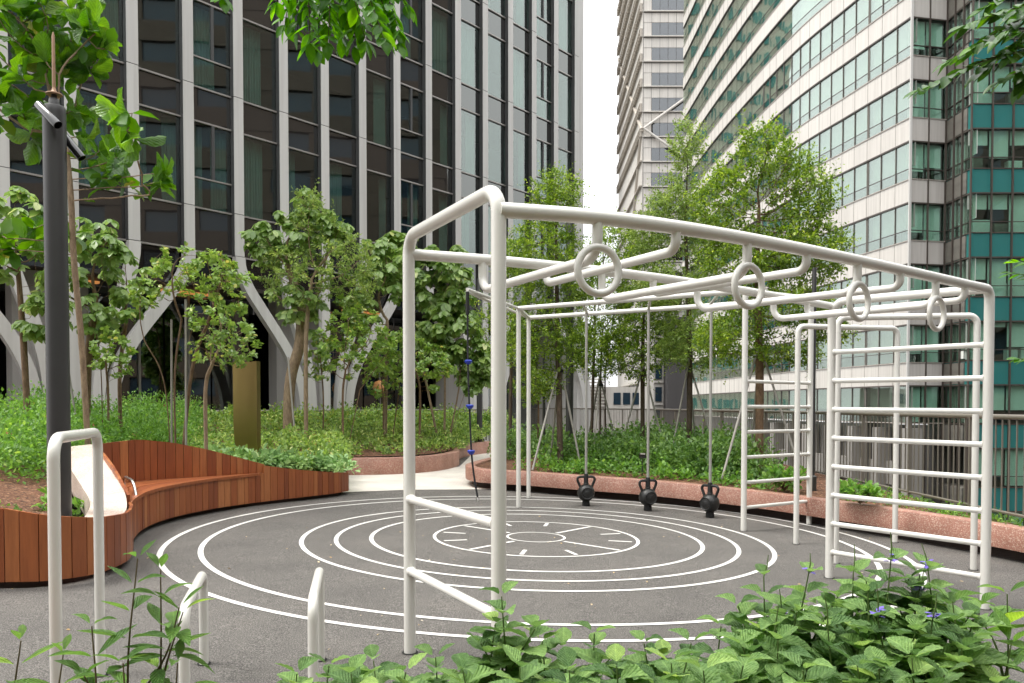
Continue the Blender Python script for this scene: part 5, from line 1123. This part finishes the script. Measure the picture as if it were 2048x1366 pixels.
FG = [(590, 1352, 2.7, 'low crinkled-leaf plant at the bottom, below the right short hoop', 0), (700, 1352, 2.55, 'nearest crinkled-leaf plant between the short hoop and the left white post', 0), (810, 1348, 2.55, 'nearest crinkled-leaf plant right below the left white post', 0), (1040, 1340, 2.45, 'nearest crinkled-leaf plant at the foot of the thick white post', 0), (1235, 1335, 2.45, 'nearest crinkled-leaf plant under the painted clock marks', 0), (1410, 1345, 2.3, 'very low crinkled-leaf plant at the bottom, left of the flowering ones', 0), (1560, 1215, 2.6, 'leafy plant filling the gap under the leftmost purple spike', 0), (1740, 1190, 2.65, 'leafy plant between the two tallest flowering plants', 0), (1910, 1205, 2.6, 'leafy plant just left of the right ladder post', 0), (1003, 1195, 2.75, 'tallest crinkled-leaf plant in front of the thick white post', 0), (655, 1335, 2.85, 'low crinkled-leaf plant at the bottom, leftmost of its row', 0), (745, 1325, 2.8, 'low crinkled-leaf plant left of the white post base', 0), (870, 1318, 2.8, 'low crinkled-leaf plant under the left white post', 0), (925, 1345, 2.6, 'crinkled-leaf plant half hidden at the bottom, left of the tallest one', 0), (1085, 1285, 2.8, 'crinkled-leaf plant just right of the thick white post', 0), (1190, 1270, 2.8, 'upright crinkled-leaf plant under the rings, at the bottom centre', 0), (1290, 1290, 2.75, 'crinkled-leaf plant below the right end of the painted marks', 0), (1140, 1345, 2.5, 'nearest crinkled-leaf plant at the bottom centre', 0), (1345, 1330, 2.5, 'broad-leaved low plant at the bottom, right of centre', 0), (1445, 1255, 2.8, 'crinkled-leaf plant with paired top leaves on the outer ring line', 0), (1385, 1290, 2.65, 'crinkled-leaf plant left of the flowering ones', 0), (1530, 1155, 2.8, 'tall flowering plant, leftmost of those with purple spikes', 1), (1620, 1150, 2.75, 'tall flowering plant with leaves over the near ring line', 2), (1710, 1150, 2.85, 'tall flowering plant in front of the big ladder foot', 2), (1785, 1125, 2.8, 'tallest flowering plant with twin green spikes', 2), (1860, 1140, 2.75, 'flowering plant under the lowest ladder rung', 1), (1560, 1285, 2.5, 'large-leaved plant below the purple flowers, left one', 0), (1660, 1260, 2.5, 'large-leaved plant below the purple flowers, middle one', 1), (1760, 1240, 2.5, 'large-leaved plant below the purple flowers, right one', 1), (1870, 1245, 2.5, 'large-leaved plant left of the right ladder post foot', 1), (1490, 1335, 2.35, 'nearest broad-leaved plant at the bottom right of centre', 0), (1610, 1345, 2.3, 'nearest broad-leaved plant under the flowering ones, left', 0), (1720, 1335, 2.3, 'nearest broad-leaved plant under the flowering ones, middle', 0), (1830, 1320, 2.3, 'nearest broad-leaved plant under the flowering ones, right', 0), (1930, 1300, 2.4, 'broad-leaved plant near the bottom right corner', 0)]
for i, (px, py, Y, lab, sp_) in enumerate(FG):
    mint_plant(lab, at(px, py, Y), (random.Random(i).uniform(-.08, .08), random.Random(i+9).uniform(-.05, .05)), 9, .112 if Y > 2.6 else .13, 100 + i, sp_)
for i, (px, py, Y, lab, n, sz, sd_) in enumerate(((272, 1118, 2.7, 'tall smooth-leaved plant in front of the short left hoop', 8, .15, 1), (318, 1140, 2.72, 'second tall smooth-leaved stem beside the short left hoop', 7, .15, 1), (178, 1255, 2.6, 'smooth-leaved plant with long leaves before the tall bar', 5, .17, 1), (35, 1285, 2.7, 'small smooth-leaved plant in the bottom left corner', 5, .15, 0), (120, 1310, 2.6, 'low smooth-leaved plant at the foot of the tall bar', 4, .15, 0), (350, 1330, 2.6, 'long-leaved low plant below the short left hoop', 4, .16, 0), (240, 1330, 2.5, 'nearest long-leaved plant at the bottom left', 5, .16, 1))):
    mint_plant(lab, at(px, py, Y), (.03, .0), n, sz, 200 + i, 0, 'long', 'rstem', sd_, .075)
for i, (px, py, Y, lab) in enumerate(((1965, 1215, 2.9, 'strappy green plant right of the ladder post foot'), (2020, 1190, 2.9, 'strappy green plant at the right edge'), (2030, 1290, 2.6, 'strappy green plant in the bottom right corner'))):
    mint_plant(lab, at(px, py, Y), (.02, 0), 5, .2, 300 + i, 0, 'long', 'stem', 1, .06, 'strappy_plant')

# ------------------------------------------------------------------ overhanging branches at the top edge
def overhang(label, limb, twigs, seed, size, droop, step, lk='over'):
    rg = random.Random(seed); o0 = Vector(limb[0]); root = thing('tree', label, 'tree', tuple(o0))
    lp_ = spline(limb, 8); b = MB(); b.tube([p - o0 for p in lp_], [.09*(1 - .9*i/(len(lp_)-1)) for i in range(len(lp_))], 8); b.build('trunk', M['bark3'], root, True)
    tb = MB()
    for s, e in twigs:
        s, e = Vector(s), Vector(e); mid = s.lerp(e, .5) + Vector((0, 0, droop*(e - s).length)); pts = spline([s, mid, e], 8); L_ = sum((q - p).length for p, q in zip(pts, pts[1:]))
        tb.tube([p - o0 for p in pts], [.004 - .003*i/(len(pts)-1) for i in range(len(pts))], 5)
        R_ = resample(pts, step)
        for i, p in enumerate(R_[1:]):
            t = (R_[min(len(R_)-1, i+2)] - R_[i]).normalized(); sd_ = t.cross(Vector((0, 0, 1))); sd_ = sd_.normalized() if sd_.length > .1 else Vector((1, 0, 0))
            for sg in (-1, 1):
                d = sd_*sg*rg.uniform(.6, 1) + t*rg.uniform(.5, 1.1) + Vector((0, rg.uniform(-.3, .3), rg.uniform(-.45, .15)))
                put_leaf(root, lk, p, d, (rg.uniform(-.6, .6), rg.uniform(-.6, .1), 1), size*rg.uniform(.7, 1.15), rg)
        put_leaf(root, lk, R_[-1], R_[-1] - R_[-2], (0, -.4, 1), size, rg)
    tb.build('twigs', M['bark3'], root, True)
tw1 = []
rg = random.Random(4)
for a, e in (((600, -60), (560, 15)), ((610, -40), (600, 70)), ((620, -40), (625, 95)), ((640, -40), (655, 60)), ((655, -30), (690, 85)), ((680, -40), (700, 50)), ((690, -40), (735, 90)), ((710, -40), (770, 85)), ((720, -50), (800, 95)), ((730, -50), (790, 40)), ((740, -60), (815, 20)), ((670, -20), (660, 95)), ((590, -60), (640, 20)), ((440, -50), (455, 8)), ((760, -60), (740, 30)), ((600, -50), (575, 60)), ((650, -50), (640, 110)), ((700, -50), (715, 100)), ((735, -50), (765, 60)), ((745, -60), (800, 70)), ((625, -60), (610, 30)), ((665, -50), (700, 20))):
    Y = rg.uniform(2.5, 2.8); tw1.append((at(a[0], a[1] - 20, Y), at(e[0], e[1], Y - rg.uniform(-.1, .15))))
overhang('bright oval-leaved branch hanging in at the top, left of centre', [(-1.6, -1.2, gz(-1.6)), (-1.5, -.9, 1.8), (-1.3, .2, 3.1), (-.9, 1.6, 3.5), (-.6, 2.7, 3.25)], tw1, 71, .062, .06, .027)
tw2 = []
for a, e in (((2075, 100), (1835, 185)), ((2080, 60), (1890, 130)), ((2080, 20), (1920, 60)), ((2075, -20), (1960, 25)), ((2085, 130), (1990, 170)), ((2080, 60), (1950, 150)), ((2080, 90), (2030, 175)), ((2080, 0), (1990, 80)), ((2090, 40), (2010, 120)), ((2085, 30), (1940, 100)), ((2090, -20), (2010, 40))):
    Y = rg.uniform(3.0, 3.3); tw2.append((at(a[0], a[1], Y), at(e[0], e[1], Y - rg.uniform(-.1, .15))))
overhang('dark oval-leaved branch reaching in at the top right corner', [(3.4, -.5, gz(3.4)), (3.3, .2, 1.8), (3.0, 1.8, 3.2), (2.6, 2.9, 3.25), (2.2, 3.15, 3.1)], tw2, 72, .08, .05, .028, 'over2')
tw3 = [(at(2085, 560, 3.4), at(2022, 548, 3.4)), (at(2085, 530, 3.4), at(2035, 525, 3.4)), (at(2085, 720, 3.4), at(2038, 718, 3.4))]
overhang('bright leaf tips poking in at the right edge', [(3.1, 2.6, gz(3.1)), (3.0, 3.0, 1.0), (2.75, 3.35, 2.1)], tw3, 73, .06, .02, .036)

# unseen crown added to the overhanging tree, above and behind the viewpoint, for shade
rgn = np.random.default_rng(80); t0 = [o for o in bpy.data.objects if o.get('label', '').startswith('bright oval-leaved')][0]
P = np.concatenate([ellipsoid_pts(rgn, 4200, (-.9, -2.6, 5.2), (3.6, 2.6, 1.3), .3), ellipsoid_pts(rgn, 1800, (2.6, -2.2, 5.0), (2.2, 2.2, 1.1), .3)])
leaf_cloud('crown', P - np.array(t0.location), unit(rgn.normal(size=P.shape)), unit(rgn.normal(0, .5, P.shape) + [0, 0, 1]), rgn.uniform(.12, .24, len(P)), M['lf_hedge'], BROAD, t0)['kind'] = 'stuff'

# leaf litter on the play surface
rgl = np.random.default_rng(90); a = rgl.uniform(0, 2*np.pi, 170); rr_ = rgl.uniform(.5, 5.6, 170); P = np.stack([.3 + rr_*np.cos(a), 8.6 + rr_*np.sin(a), np.zeros(170)], 1); P[:, 2] = SL*P[:, 0] + .008
D = unit(np.stack([rgl.normal(size=170), rgl.normal(size=170), rgl.normal(0, .12, 170)], 1))
tag(leaf_cloud('leaf_litter', P, D, unit(rgl.normal(0, .2, P.shape) + [0, 0, 1]), rgl.uniform(.012, .035, 170), M['litter'], BROAD), 'tiny dry leaves and petals scattered on the play surface', kind='stuff')
# extra trees of the left bed
tree('umbrella_tree', 'drooping umbrella tree between the thick white post and the pale bushy tree', 0, tpath((770, 850, 20.5), (772, 760, 20.5), (775, 640, 20.5)), [env(770, 540, 20.5, 45, 70) + (.5,), env(735, 620, 20.5, 40, 50) + (.4,)], 110, 'palmate', .05, 41, 'lf_sch', 'bark2', size=.24, group=GL, dens=1.2)
tree('young_tree', 'fine-leaved young tree squeezed left of the pointed tree', 0, tpath((1020, 850, 18), (1022, 760, 18), (1025, 660, 18)), [env(1030, 560, 18, 40, 90) + (.5,), env(1020, 690, 18, 40, 50) + (.3,), env(985, 640, 18, 30, 60) + (.25,)], 150, 'fine', .04, 42, 'lf_fine', 'bark3', size=.066, group=GR, dens=.8)
tree('umbrella_tree', 'umbrella tree sapling in front of the pair of leaning white legs', 0, tpath((245, 850, 14), (240, 760, 14), (255, 640, 14)), [env(262, 560, 14, 50, 60) + (.4,), env(225, 640, 14, 35, 45) + (.25,)], 90, 'palmate', .035, 43, 'lf_sch', 'bark', size=.17, group=GL, dens=.8)

for lab, px, Y, cr, natt_, sd_ in (('bushy sapling left of the pale bushy tree, before the curved legs', 645, 18.8, (640, 720, 40, 55), 60, 44), ('bushy sapling between the two pale bushy trees', 765, 20, (770, 760, 45, 45), 60, 45), ('bushy sapling under the taped umbrella tree', 215, 13, (225, 715, 50, 55), 60, 47), ('bushy sapling beside the thin charcoal post', 1075, 18.5, (1060, 770, 45, 45), 60, 48)):
    tree('shrub_tree', lab, 0, tpath((px, 850, Y), (px + 2, 800, Y), (px - 2, cr[1] + 10, Y)), [env(cr[0], cr[1], Y, cr[2], cr[3]) + (1.0,)], natt_, 'rosette', .02, sd_, 'lf_ros', 'bark', size=.095, group=GL)
